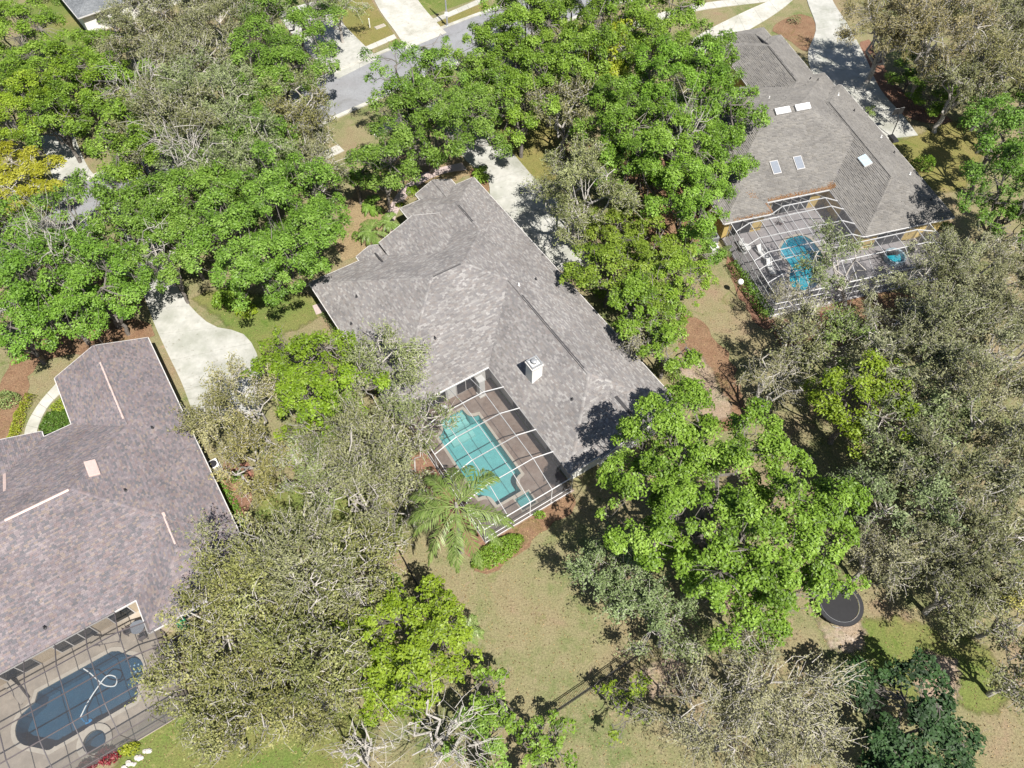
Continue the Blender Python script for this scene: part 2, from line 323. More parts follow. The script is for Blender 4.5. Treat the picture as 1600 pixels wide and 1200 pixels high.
POOL_RIGHT = smooth_poly([(-5.4, 4.2), (-3.3, 4.2), (-3.1, 0.5), (-4.4, -1.3), (-6.2, -3.1), (-8.5, -2.8), (-8.2, -1), (-6.9, 0.6), (-7.6, 2.4), (-6.3, 3.8)], 2)
POOLS_W = [[mainw(*p) for p in POOL_MAIN], [mainw(*p) for p in SPA_MAIN], [mainw(*p) for p in POOL_LEFT], [mainw(*p) for p in SPA_LEFT], [rightw(*p) for p in POOL_RIGHT]]

# ------------------------------------------------------------------ ground, roads, paths
tag(sheet('ground', [(-420, -160), (420, -160), (420, 620), (-420, 620)], 0.0, 'turf', POOLS_W), kind='structure')
def patch(name, mat, lvl, pts, seed, amp=0.22, sm=1):
    q = wobble(smooth_poly(gp(*pts), sm), amp, 0.7, seed); z = 0.004 * lvl + 0.0012 * seed; n = len(q); fw = 0.12 if amp < 0.1 else 0.16 if name == 'mulch_bed' else 1.6
    area = sum(a[0] * b[1] - b[0] * a[1] for a, b in zip(q, q[1:] + q[:1])); sg = 1 if area > 0 else -1; out = []
    for k in range(n):
        p0, p2 = Vector(q[k - 2]), Vector(q[(k + 2) % n]); t = (p2 - p0).normalized(); out.append((q[k][0] + t.y * fw * sg, q[k][1] - t.x * fw * sg))
    o = sheet(name, q, z, mat); me = o.data; bm = bmesh.new(); bm.from_mesh(me); vi = [bm.verts.new((*p, z)) for p in q]; vo = [bm.verts.new((*p, z - 0.0011)) for p in out]
    for k in range(n):
        f = bm.faces.new((vi[k], vi[(k + 1) % n], vo[(k + 1) % n], vo[k]) if sg < 0 else (vo[k], vo[(k + 1) % n], vi[(k + 1) % n], vi[k]))
    bm.to_mesh(me); bm.free(); at = me.attributes.new('fade', 'FLOAT', 'POINT'); at.data.foreach_set('value', [1.0] * (len(me.vertices) - n) + [0.0] * n); me.update()
    return tag(o, kind='structure')
patch('lawn', 'gold_turf', 1, [(535, -30), (560, -30), (620, 62), (575, 75), (520, 62), (500, 40)], 1, .05, 0)
patch('lawn', 'green_turf', 1, [(640, -30), (750, -30), (748, -4), (662, 28), (633, 0)], 2, .05, 0)
patch('lawn', 'gold_turf', 1, [(668, 42), (760, -2), (765, 15), (697, 45), (690, 47)], 3, .05, 0)
patch('lawn', 'green_turf', 1, [(40, -20), (95, -20), (110, 20), (125, 60), (130, 110), (95, 70)], 4)
patch('lawn', 'green_turf', 1, [(300, 465), (340, 478), (380, 515), (405, 560), (420, 520), (470, 505), (505, 470), (440, 470)], 5)
patch('lawn', 'gold_turf', 1, [(1380, 230), (1430, 225), (1495, 190), (1530, 215), (1510, 290), (1440, 290)], 6)
patch('lawn', 'green_turf', 1, [(430, 770), (520, 765), (610, 800), (620, 850), (540, 870), (420, 810)], 7, 0.5)
patch('lawn', 'green_turf', 1, [(200, 1200), (260, 1130), (330, 1120), (480, 1080), (560, 1130), (560, 1230), (200, 1230)], 8, 0.5)
patch('lawn', 'green_turf', 1, [(1320, 1000), (1400, 970), (1480, 1010), (1560, 1040), (1565, 1085), (1480, 1090), (1400, 1060)], 9, 0.6)
patch('lawn', 'gold_turf', 1, [(800, 250), (850, 290), (880, 230), (860, 190), (790, 170), (770, 195)], 10)
patch('mulch_bed', 'dry_soil', 2, [(525, 330), (560, 300), (600, 250), (650, 225), (745, 260), (735, 275), (650, 300), (605, 345), (565, 400), (525, 410)], 11)
patch('mulch_bed', 'mulch_soil', 2, [(733, 262), (752, 270), (766, 285), (762, 302), (752, 304), (736, 282)], 12, .05)
patch('mulch_bed', 'red_mulch', 2, [(630, 690), (668, 690), (765, 850), (750, 885), (715, 860), (650, 760)], 13)
patch('mulch_bed', 'mulch_soil', 2, [(738, 885), (760, 845), (893, 765), (905, 790), (835, 835), (820, 860), (765, 895)], 14)
patch('mulch_bed', 'mulch_soil', 2, [(-20, 640), (10, 575), (50, 530), (130, 505), (235, 500), (240, 530), (140, 550), (85, 555), (45, 575), (40, 640), (10, 720), (-20, 730)], 15)
patch('mulch_bed', 'mulch_soil', 2, [(1060, 490), (1100, 500), (1140, 560), (1170, 640), (1140, 680), (1095, 640), (1065, 570)], 16, 0.4)
patch('mulch_bed', 'red_mulch', 2, [(1130, 400), (1160, 410), (1215, 505), (1190, 520), (1150, 450)], 17)
patch('mulch_bed', 'mulch_soil', 2, [(1205, 508), (1290, 480), (1360, 455), (1450, 465), (1450, 500), (1350, 530), (1230, 560)], 18)
patch('mulch_bed', 'red_mulch', 2, [(1340, 70), (1375, 150), (1420, 190), (1490, 192), (1480, 180), (1430, 165), (1390, 120), (1360, 60)], 19)
patch('mulch_bed', 'mulch_soil', 2, [(1200, 45), (1245, 20), (1275, 30), (1280, 65), (1262, 85), (1230, 60)], 20, .08)
patch('mulch_bed', 'red_mulch', 2, [(345, 720), (385, 715), (400, 760), (370, 830), (395, 880), (360, 870), (345, 790)], 21)
patch('mulch_bed', 'mulch_soil', 2, [(880, 230), (1000, 200), (1100, 340), (1100, 400), (1000, 400), (930, 260)], 22, 0.4)
patch('mulch_bed', 'mulch_soil', 2, [(160, 380), (240, 370), (260, 420), (230, 470), (190, 480), (60, 500), (40, 420)], 23, 0.4)
patch('sand_patch', 'sand_soil', 3, [(1290, 960), (1330, 965), (1345, 1000), (1310, 1012), (1295, 985)], 24, 0.35)
patch('sand_patch', 'sand_soil', 3, [(1440, 1040), (1475, 1035), (1490, 1065), (1470, 1095), (1440, 1080)], 25, 0.35)
patch('sand_patch', 'sand_soil', 3, [(1010, 1050), (1060, 1040), (1075, 1070), (1020, 1085)], 26, 0.35)
patch('sand_patch', 'sand_soil', 3, [(1110, 905), (1160, 900), (1170, 930), (1120, 940)], 27, 0.35)
patch('sand_patch', 'sand_soil', 3, [(1060, 560), (1090, 565), (1110, 600), (1130, 640), (1115, 650), (1080, 610)], 29, 0.3)
d_road = Vector((0.794, 0.608))
UP = [Vector((-110, 19.3)), Vector((-51.8, 63.9)), Vector((-24.4, 85.7)), Vector((-3.5, 101.2)), Vector((15, 112)), Vector((40, 121)), Vector((90, 129))]
def offset(pts, d):
    out = []
    for i, p in enumerate(pts):
        t = (pts[min(i + 1, len(pts) - 1)] - pts[max(i - 1, 0)]).normalized(); out.append(p + Vector((t.y, -t.x)) * d)
    return out
def strip(name, line, d0, d1, z, mat, base=0.0):
    L = curve(offset(line, d0)); R = curve(offset(line, d1)); o = MB().slab([tuple(p) for p in R] + [tuple(p) for p in L[::-1]], base, z)
    return tag(o.build(name, mat), kind='structure')
strip('road', UP, 0.0, 7.5, 0.06, 'asphalt', -0.02)
strip('kerb', UP, -0.55, 0.0, 0.14, 'concrete', -0.05); strip('kerb', UP, 7.5, 8.05, 0.14, 'concrete', -0.05)
panels('sidewalk', [(-17.1, 75.7), (-12.0, 79.6), (-4, 85.5), (6, 92), (22.2, 101.9), (36, 105.6)], [(-16.2, 74.5), (-11.2, 78.5), (-3.2, 84.4), (6.8, 90.8), (22.6, 100.4), (36.4, 104.1)], 38, 0.073, 'concrete')
panels('sidewalk', [(-54, 46.6), (-35.5, 61.0), (-20.5, 73.1)], [(-53.2, 45.5), (-34.6, 59.9), (-19.6, 72.0)], 26, 0.073, 'concrete')
panels('sidewalk', gp((543, 86), (570, 74), (616, 54)), gp((546, 92), (574, 80), (620, 60)), 5, 0.073, 'concrete')
panels('sidewalk', gp((664, 35), (700, 20), (760, -6)), gp((668, 41), (704, 26), (764, 0)), 6, 0.073, 'concrete')
panels('sidewalk', gp((-40, 300), (0, 283), (66, 256)), gp((-36, 311), (4, 293), (70, 265)), 5, 0.073, 'concrete')
panels('driveway', gp((573, -25), (593, 16), (617, 49), (636, 78)), gp((636, -25), (660, 10), (688, 42), (698, 52)), 6, 0.080, 'concrete')
panels('driveway', gp((430, 20), (470, 70), (505, 105), (528, 124)), gp((500, 0), (540, 42), (570, 72), (592, 92)), 6, 0.080, 'grey_concrete')
panels('driveway', gp((60, 215), (72, 245), (82, 275), (88, 297)), gp((112, 200), (124, 232), (138, 262), (150, 276)), 4, 0.080, 'grey_concrete')
# the long concrete drives
panels('driveway', gp((664, 166), (700, 212), (727, 250), (753, 272), (766, 290), (768, 308), (832, 382), (878, 425)),
       gp((706, 148), (748, 188), (785, 222), (815, 256), (845, 290), (885, 325), (915, 370), (925, 415)), 10, 0.085, 'grey_concrete')
panels('driveway', gp((178, 338), (200, 380), (214, 425), (228, 470), (243, 510), (262, 552), (285, 600), (305, 655)),
       gp((212, 322), (238, 365), (262, 410), (287, 465), (330, 508), (380, 522), (405, 565), (408, 650)), 8, 0.085, 'grey_concrete')
panels('driveway', gp((1080, 62), (1120, 40), (1165, 18), (1215, -6), (1250, -40)), gp((1082, 96), (1130, 66), (1175, 44), (1225, 12), (1270, -30)), 8, 0.085, 'concrete')
panels('driveway', gp((1250, -40), (1262, 5), (1275, 45), (1262, 85), (1275, 125), (1320, 165), (1382, 218)), gp((1290, -40), (1300, 0), (1325, 40), (1352, 90), (1375, 140), (1408, 178), (1434, 212)), 8, 0.088, 'grey_concrete')
panels('walkway', gp((722, 255), (690, 262), (652, 276), (622, 302), (604, 335), (600, 360)), gp((730, 266), (695, 271), (662, 285), (636, 308), (619, 338), (612, 366)), 9, 0.080, 'pink_paver')
panels('walkway', gp((88, 600), (62, 630), (42, 665), (36, 700)), gp((98, 612), (76, 635), (60, 668), (56, 700)), 6, 0.080, 'concrete')
panels('paver_pad', gp((488, 478), (506, 472)), gp((494, 492), (512, 486)), 2, 0.05, 'pink_paver')

# ------------------------------------------------------------------ houses
class Wing:
    def __init__(s, a0, a1, b0, b1, ze=2.8, pitch=0.42, gable=''):
        s.a0, s.a1, s.b0, s.b1, s.ze, s.p, s.g = a0, a1, b0, b1, ze, pitch, gable; s.act = [k for k in 'LRBT' if k not in gable]
    def d(s, k, a, b): return {'L': a - s.a0, 'R': s.a1 - a, 'B': b - s.b0, 'T': s.b1 - b}[k]
    def inside(s, a, b): return s.a0 <= a <= s.a1 and s.b0 <= b <= s.b1
    def h(s, a, b): return s.ze + s.p * min(s.d(k, a, b) for k in s.act) if s.inside(a, b) else -99
    def poly(s, k):
        P = [(s.a0, s.b0), (s.a1, s.b0), (s.a1, s.b1), (s.a0, s.b1)]
        for j in s.act:
            if j == k: continue
            g = lambda q: s.d(j, *q) - s.d(k, *q); out = []
            for p, q in zip(P, P[1:] + P[:1]):
                gp_, gq = g(p), g(q)
                if gp_ >= 0: out.append(p)
                if (gp_ > 0 > gq) or (gp_ < 0 < gq):
                    t = gp_ / (gp_ - gq); out.append((p[0] + (q[0] - p[0]) * t, p[1] + (q[1] - p[1]) * t))
            P = out
        return P
def top_of(wings, a, b): return max(w.h(a, b) for w in wings)
def shows(wings, i, a, b):
    z = wings[i].h(a, b)
    return all(j == i or w.h(a, b) < z - 1e-3 or (abs(w.h(a, b) - z) <= 1e-3 and i < j) for j, w in enumerate(wings))
def mesh_quads(name, V, mat, parent, tint=None, smooth=False):
    """V: (n,4,3) array of quads; tint: (n,3)"""
    V = np.asarray(V, np.float32); n = len(V); me = bpy.data.meshes.new(name)
    me.vertices.add(4 * n); me.vertices.foreach_set('co', V.reshape(-1)); me.loops.add(4 * n)
    me.loops.foreach_set('vertex_index', np.arange(4 * n, dtype=np.int32)); me.polygons.add(n)
    me.polygons.foreach_set('loop_start', np.arange(0, 4 * n, 4, dtype=np.int32))
    if tint is not None:
        if np.ndim(tint) == 1:
            at = me.attributes.new('rnd', 'FLOAT', 'FACE'); at.data.foreach_set('value', np.asarray(tint, np.float32))
        else:
            at = me.attributes.new('tint', 'FLOAT_COLOR', 'FACE'); at.data.foreach_set('color', np.c_[tint, np.ones(n)].astype(np.float32).reshape(-1))
    me.update(calc_edges=True); me.materials.append(MATS[mat]); return link(bpy.data.objects.new(name, me), parent)
def house(name, label, origin, ang, wings, wall_mat, palette, trim, seed, inset=0.5, tabw=(0.18, 0.42), expo=0.145, limit=None, relief=1.0):
    rng = random.Random(seed); root = thing(name, label, 'house', origin, ang)
    deck = MB(); quads = []; tints = []; caps = []; ctint = []
    for i, w in enumerate(wings):
        off = -0.012 - 0.006 * i
        for k in w.act:
            P = w.poly(k)
            if len(P) < 3: continue
            deck.add([(a, b, w.ze + w.p * w.d(k, a, b) + off) for a, b in P], [tuple(range(len(P)))])
            along = 1 if k in 'LR' else 0; step = expo * math.cos(math.atan(w.p)); dmax = max(w.d(k, *q) for q in P); c = 0
            def pt(x, d, z):
                a, b = (0, 0)
                if k == 'L': a, b = w.a0 + d, x
                elif k == 'R': a, b = w.a1 - d, x
                elif k == 'B': a, b = x, w.b0 + d
                else: a, b = x, w.b1 - d
                return (a, b, w.ze + w.p * d + z)
            while c * step < dmax:
                d = min(c * step + 0.3 * step, dmax - 1e-4); xs = []
                for p, q in zip(P, P[1:] + P[:1]):
                    dp, dq = w.d(k, *p) - d, w.d(k, *q) - d
                    if (dp <= 0) != (dq <= 0):
                        t = dp / (dp - dq); xs.append(p[along] + (q[along] - p[along]) * t)
                if len(xs) >= 2:
                    x0, x1 = min(xs), max(xs); x = x0 - rng.uniform(0, tabw[1])
                    while x < x1:
                        y = x + rng.uniform(*tabw); xa, xb = max(x, x0), min(y, x1); x = y
                        if xb - xa < 0.02: continue
                        dl, du = c * step - (0.03 if c == 0 else 0), (c + 1.12) * step
                        m_ = pt((xa + xb) / 2, (c + .5) * step, 0)
                        if limit and not limit(m_[0], m_[1]): continue
                        if not shows(wings, i, m_[0], m_[1]): continue
                        zl = 1.5 * relief * rng.choice((0.012, 0.014, 0.024)); col = rng.choice(palette); f = rng.uniform(0.92, 1.08); g = 0.003
                        a_, b_, c_, d_ = pt(xa + g, dl, zl), pt(xb - g, dl, zl), pt(xb - g, du, 0.002), pt(xa + g, du, 0.002)
                        e_, f_ = pt(xa + g, dl, -0.004), pt(xb - g, dl, -0.004)
                        rev = k in 'LT'
                        quads += [(a_, b_, c_, d_)[::-1] if rev else (a_, b_, c_, d_), (e_, f_, b_, a_)[::-1] if rev else (e_, f_, b_, a_)]
                        tints += [tuple(v * f for v in col)] * 2
                c += 1
        # hip and ridge caps
        for x, k in enumerate(w.act):
            for j in w.act[x + 1:]:
                vs = [q for q in w.poly(k) if abs(w.d(k, *q) - w.d(j, *q)) < 1e-6]
                if len(vs) < 2: continue
                p, q = vs[0], max(vs, key=lambda t: math.dist(t, vs[0])); L = math.dist(p, q)
                if L < 0.3: continue
                n = int(L / 0.28); dirv = Vector((q[0] - p[0], q[1] - p[1])).normalized(); nv = Vector((-dirv.y, dirv.x)) * 0.13
                for t in range(n):
                    m0 = (p[0] + (q[0] - p[0]) * t / n, p[1] + (q[1] - p[1]) * t / n); m1 = (p[0] + (q[0] - p[0]) * (t + 1.1) / n, p[1] + (q[1] - p[1]) * (t + 1.1) / n)
                    if not w.inside(*m1): m1 = q
                    mid = ((m0[0] + m1[0]) / 2, (m0[1] + m1[1]) / 2)
                    if (limit and not limit(*mid)) or top_of(wings, *mid) > w.h(*mid) + 1e-3: continue
                    col = rng.choice(palette); f = rng.uniform(0.95, 1.15)
                    for sg in (1, -1):
                        o0, o1 = (m0[0] + nv.x * sg, m0[1] + nv.y * sg), (m1[0] + nv.x * sg, m1[1] + nv.y * sg)
                        zz = lambda q_: max(w.h(*q_), w.ze - 0.05)
                        Q = [(*m0, zz(m0) + 0.04), (*m1, zz(m1) + 0.028), (*o1, zz(o1) + 0.03), (*o0, zz(o0) + 0.036)]
                        caps.append(Q if sg < 0 else Q[::-1]); ctint.append(tuple(v * f for v in col))
    roof = deck.build('roof', 'roof_board', root)
    tag(mesh_quads('shingles', quads, 'shingle', roof, np.array(tints)), kind='stuff')
    tag(mesh_quads('ridge_caps', caps, 'shingle', roof, np.array(ctint)), kind='stuff')
    for i, w in enumerate(wings):
        e = 0.004 * i
        if i != 999:
            MB().box(w.a0 + inset + e, w.a1 - inset - e, w.b0 + inset + e, w.b1 - inset - e, 0, w.ze - 0.16 - 0.01 * i).build('wall', wall_mat, root)
            MB().box(w.a0 + 0.02, w.a1 - 0.02, w.b0 + 0.02, w.b1 - 0.02, w.ze - 0.15 - 0.004 * i, w.ze - 0.14 - 0.004 * i).build('soffit', 'soffit', root)
        for k in 'LRBT':
            al = (w.b0, w.b1) if k in 'LR' else (w.a0, w.a1); n = int((al[1] - al[0]) / 0.2); runs = []; cur = None
            for t in range(n):
                x = al[0] + (t + .5) * (al[1] - al[0]) / n
                q = {'L': (w.a0 - .06, x), 'R': (w.a1 + .06, x), 'B': (x, w.b0 - .06), 'T': (x, w.b1 + .06)}[k]
                free = not any(v.inside(*q) for j, v in enumerate(wings) if j != i)
                lo, hi = al[0] + t * (al[1] - al[0]) / n, al[0] + (t + 1) * (al[1] - al[0]) / n
                if free: cur = [cur[0], hi] if cur else [lo, hi]
                if (not free or t == n - 1) and cur: runs.append(cur); cur = None
            for lo, hi in runs:
                if k in w.act:
                    bx = {'L': (w.a0 - .105, w.a0 - .005, lo, hi), 'R': (w.a1 + .005, w.a1 + .105, lo, hi), 'B': (lo, hi, w.b0 - .105, w.b0 - .005), 'T': (lo, hi, w.b1 + .005, w.b1 + .105)}[k]
                    MB().box(*bx, w.ze - 0.15 - e, w.ze - 0.012 - e).build('gutter', trim, root)
        for k in w.g:
            if k == 'X': continue
            y = {'T': w.b1, 'B': w.b0, 'L': w.a0, 'R': w.a1}[k]; s = -1 if k in 'TR' else 1
            x0, x1 = (w.a0, w.a1) if k in 'TB' else (w.b0, w.b1); xm = (x0 + x1) / 2; za = w.ze + w.p * (x1 - x0) / 2
            if any(v.h(*((xm, y) if k in 'TB' else (y, xm))) > za for v in wings if v is not w): continue
            P3 = (lambda x, z, o: (x, y + s * o, z)) if k in 'TB' else (lambda x, z, o: (y + s * o, x, z))
            MB().add([P3(x0 + .1, w.ze - .2, .3), P3(x1 - .1, w.ze - .2, .3), P3(xm, za - .12, .3), P3(x0 + .1, w.ze - .2, .45), P3(x1 - .1, w.ze - .2, .45), P3(xm, za - .12, .45)],
                     [(0, 1, 2), (5, 4, 3), (0, 3, 4, 1), (1, 4, 5, 2), (2, 5, 3, 0)]).build('gable', wall_mat, root)
            for xe in (x0, x1):
                MB().bar(P3(xe, w.ze - .06, -0.02), P3(xm, za - .06, -0.02), 0.05, 0.15).build('rake_board', trim, root)
    return root
def roof_item(root, wings, a, b, la, lb, h, mats, name, frame=0.06):
    """box lying on the roof plane under (a, b)"""
    w = max(wings, key=lambda w: w.h(a, b)); k = min(w.act, key=lambda k: w.d(k, a, b)); z = w.h(a, b)
    gx = {'L': w.p, 'R': -w.p}.get(k, 0); gy = {'B': w.p, 'T': -w.p}.get(k, 0)
    nz = Vector((-gx, -gy, 1)).normalized(); ex = Vector((1, 0, gx)).normalized(); ey = nz.cross(ex); c = Vector((a, b, z))
    def bx(x0, x1, y0, y1, z0, z1):
        m = MB().box(x0, x1, y0, y1, z0, z1); m.v = [tuple(c + ex * v[0] + ey * v[1] + nz * v[2]) for v in m.v]; return m
    o = bx(-la / 2, la / 2, -lb / 2, lb / 2, -0.05, h).build(name, mats[0], root)
    if len(mats) > 1: bx(-la / 2 + frame, la / 2 - frame, -lb / 2 + frame, lb / 2 - frame, h + 0.002, h + 0.03).build('pane', mats[1], o)
    return o
def ridge_vent(root, wings, p, q, mat, wd=0.3, h=0.05):
    z0, z1 = top_of(wings, *p), top_of(wings, *q)
    d = Vector((q[0] - p[0], q[1] - p[1])).normalized(); nv = Vector((-d.y, d.x)) * wd / 2; sl = wd / 2 * 0.4
    vs = []
    for (x, y), z in ((p, z0), (q, z1)):
        vs += [(x + nv.x, y + nv.y, z - sl - .04), (x + nv.x, y + nv.y, z - sl + h), (x, y, z + h + .02), (x - nv.x, y - nv.y, z - sl + h), (x - nv.x, y - nv.y, z - sl - .04)]
    MB().add(vs, [(0, 1, 6, 5), (1, 2, 7, 6), (2, 3, 8, 7), (3, 4, 9, 8), (0, 4, 3, 2, 1), (5, 6, 7, 8, 9)]).build('ridge_vent', mat, root)
def vent_pipe(root, wings, a, b, mat='plastic_black', r=0.06, h=0.3):
    z = top_of(wings, a, b); MB().lathe([(r * 2.4, -0.1), (r * 2.2, 0.05), (r, 0.08), (r, h), (r * .7, h)], 8, (a, b, z)).build('vent_pipe', mat, root)
def window(root, face, x0, x1, z0, z1, pos, split=2, mat='white_trim'):
    """face: 'a+','a-','b+','b-' outward axis; pos: wall plane"""
    s = 1 if face[1] == '+' else -1
    def bx(u0, u1, v0, v1, d0, d1):
        d0, d1 = sorted((pos + s * d0, pos + s * d1))
        return MB().box(d0, d1, u0, u1, v0, v1) if face[0] == 'a' else MB().box(u0, u1, d0, d1, v0, v1)
    f = bx(x0, x1, z0, z1, -0.05, 0.05).build('window', mat, root); n = split
    for i in range(n):
        w_ = (x1 - x0 - 0.08 * (n + 1)) / n; u = x0 + 0.08 + i * (w_ + 0.08)
        bx(u, u + w_, z0 + 0.08, z1 - 0.08, 0.05, 0.056).build('pane', 'glass_dark', f)
    return f

PAL_MAIN = [(0.175, 0.164, 0.161), (0.195, 0.184, 0.177), (0.156, 0.146, 0.144), (0.217, 0.207, 0.200), (0.187, 0.170, 0.161), (0.167, 0.160, 0.160), (0.244, 0.234, 0.227)]
PAL_LEFT = [(0.157, 0.134, 0.141), (0.180, 0.152, 0.158), (0.127, 0.119, 0.128), (0.202, 0.174, 0.176), (0.173, 0.138, 0.138), (0.117, 0.113, 0.122), (0.165, 0.147, 0.158), (0.199, 0.164, 0.148), (0.146, 0.128, 0.138)]
PAL_RIGHT = [(0.170, 0.162, 0.151), (0.162, 0.154, 0.144), (0.181, 0.172, 0.160), (0.153, 0.146, 0.138), (0.173, 0.163, 0.149)]
W_MAIN = [Wing(0, 11.8, 0.2, 33, 2.8), Wing(-9.4, 11.8, 12.9, 30.7, 2.8), Wing(2.9, 11.8, 22, 35.1, 2.8), Wing(5.3, 9.6, 29, 36.2, 2.75, 0.42, 'TB'),
          Wing(-1.5, 6.5, 20, 31.2, 3.5, 0.40, 'TB'), Wing(-4.0, -0.9, 24, 31.4, 2.8, 0.42, 'TB'), Wing(3.0, 10.7, -0.15, 9, 2.85, 0.42, 'TB')]
W_MAIN[0] = Wing(0, 11.8, 0.2, 30.0, 2.8)
H1 = house('house', 'wide single-storey house with mottled grey shingle roof and white chimney', O_MAIN, A_MAIN, W_MAIN, 'stucco_white', PAL_MAIN, 'white_trim', 3)
ridge_vent(H1, W_MAIN, (5.9, 6.8), (5.9, 16.5), 'ridge_vent_dark'); ridge_vent(H1, W_MAIN, (7.35, 27.6), (7.35, 30.4), 'ridge_vent_dark')
ridge_vent(H1, W_MAIN, (-0.3, 21.8), (2.6, 21.8), 'ridge_vent_dark', 0.16); ridge_vent(H1, W_MAIN, (-2.45, 28.4), (-2.45, 30.2), 'ridge_vent_dark', 0.2)
ridge_vent(H1, W_MAIN, (6.85, 1.2), (6.85, 3.4), 'ridge_vent_dark')
for a, b in ((3.6, 5.2), (8.6, 18.2), (-6.6, 25.6), (-8.3, 23.5), (6.4, 17.8), (-3.0, 17.0)): vent_pipe(H1, W_MAIN, a, b, 'plastic_black' if a != 6.4 else 'plastic_white')
zc_ = top_of(W_MAIN, 2.4, 9.2); ch = MB().box(1.9, 2.95, 8.75, 9.75, zc_ - 0.8, 5.75).build('chimney', 'stucco_white', H1)
MB().box(1.82, 3.03, 8.67, 9.83, 5.53, 5.72).build('chimney_crown', 'white_trim', ch)
ct = MB()
for x0, x1, y0, y1 in ((1.9, 2.0, 8.75, 9.75), (2.85, 2.95, 8.75, 9.75), (2.0, 2.85, 8.75, 8.85), (2.0, 2.85, 9.65, 9.75)): ct.box(x0, x1, y0, y1, 5.75, 5.95)
ct.build('chase_cap', 'grey_metal', ch); MB().lathe([(0.2, 0), (0.2, 0.28), (0.27, 0.28), (0.27, 0.36), (0.1, 0.42)], 14, (2.42, 9.25, 5.752)).build('flue', 'grey_metal', ch)
window(H1, 'b-', 3.6, 5.4, 0.9, 2.2, 0.7); window(H1, 'b-', 7.4, 9.4, 0.9, 2.2, 0.7); window(H1, 'a+', 4, 5.6, 0.9, 2.2, 11.3); window(H1, 'a+', 10, 11.6, 0.9, 2.2, 11.3)
window(H1, 'a-', 2.0, 4.2, 0.1, 2.2, 0.5, 2); window(H1, 'a-', 6.4, 9.6, 0.1, 2.2, 0.5, 3); window(H1, 'b-', -7.6, -4.2, 0.1, 2.2, 13.4, 3); window(H1, 'b-', -3.2, -1.2, 0.1, 2.2, 13.4, 2)
window(H1, 'a-', 17, 18.6, 0.9, 2.1, -8.9); window(H1, 'a-', 23, 24.6, 0.9, 2.1, -8.9)
g_ = MB().box(11.3, 11.36, 22.6, 27.6, 0.05, 2.3).build('garage_door', 'white_trim', H1)
for i in range(4): MB().box(11.362, 11.375, 22.65, 27.55, 0.1 + i * .55, 0.6 + i * .55).build('door_panel', 'plastic_white', g_)

W_LEFT = [Wing(-62, -24.7, 9.0, 26.9, 2.8), Wing(-33, -24.7, 6.1, 20, 2.8), Wing(-33, -24.7, 15, 32.6, 2.8, 0.42, 'TB'), Wing(-41.5, -35.4, 18, 27.6, 2.8, 0.42, 'TB')]
H2 = house('house', 'house with pinkish brown multicoloured shingle roof beside curved white driveway', O_MAIN, A_MAIN, W_LEFT, 'stucco_beige', PAL_LEFT, 'white_trim', 5, tabw=(0.15, 0.33), limit=lambda a, b: a > -48)
ridge_vent(H2, W_LEFT, (-28.85, 23.6), (-28.85, 30.4), 'ridge_vent_pink', 0.26); ridge_vent(H2, W_LEFT, (-28.85, 10.6), (-28.85, 13.6), 'ridge_vent_pink', 0.3)
ridge_vent(H2, W_LEFT, (-38.4, 17.95), (-33.8, 17.95), 'ridge_vent_pink', 0.24); ridge_vent(H2, W_LEFT, (-38.45, 21.7), (-38.45, 24.0), 'ridge_vent_pink', 0.24)
roof_item(H2, W_LEFT, -32.0, 19.3, 0.8, 1.5, 0.14, ('ridge_vent_pink', 'pink_trim'), 'skylight')
for a, b in ((-39.0, 10.2), (-30.5, 16.5), (-27.2, 22)): vent_pipe(H2, W_LEFT, a, b)
for y0, y1 in ((8, 9.4), (12, 13.6), (17, 18.4)): window(H2, 'a+', y0, y1, 0.9, 2.1, -25.2)
window(H2, 'b-', -31.6, -29.4, 0.8, 2.2, 6.6); window(H2, 'b-', -39.6, -36.8, 0.1, 2.2, 9.5, 3); window(H2, 'b-', -43.4, -41, 0.1, 2.2, 9.5, 2); window(H2, 'b-', -35.6, -34, 0.1, 2.2, 9.5, 1)
g_ = MB().box(-25.2, -25.14, 24.4, 29.4, 0.05, 2.3).build('garage_door', 'white_trim', H2)
for i in range(4): MB().box(-25.138, -25.125, 24.45, 29.35, 0.1 + i * .55, 0.6 + i * .55).build('door_panel', 'plastic_white', g_)

W_RIGHT = [Wing(0, 10.4, 0.1, 23.5, 2.8), Wing(-13, 9.6, 7.3, 26.2, 2.8), Wing(-0.5, 8.2, 19, 35.0, 2.8), Wing(1.4, 6.9, 29, 37.2, 2.75), Wing(-13, -7.4, 5.6, 17, 2.8)]
H3 = house('house', 'brownish grey hip roofed house with skylights and yellow walls', O_RIGHT, A_RIGHT, W_RIGHT, 'stucco_yellow', PAL_RIGHT, 'white_trim', 7, tabw=(0.28, 0.55), expo=0.18, relief=1.9)
ridge_vent(H3, W_RIGHT, (3.85, 24.2), (3.85, 30.5), 'ridge_vent_dark', 0.24); ridge_vent(H3, W_RIGHT, (4.15, 31.2), (4.15, 34.0), 'ridge_vent_dark', 0.2)
for a in (-2.3, 0.1): roof_item(H3, W_RIGHT, a, 16.3, 1.75, 0.75, 0.28, ('white_trim', 'skylight_white'), 'skylight')
for a in (-5.2, -2.45): roof_item(H3, W_RIGHT, a, 10.6, 0.95, 1.5, 0.15, ('white_trim', 'skylight_grey'), 'skylight')
roof_item(H3, W_RIGHT, 4.2, 8.6, 0.9, 1.5, 0.17, ('white_trim', 'skylight_blue'), 'skylight', 0.04)
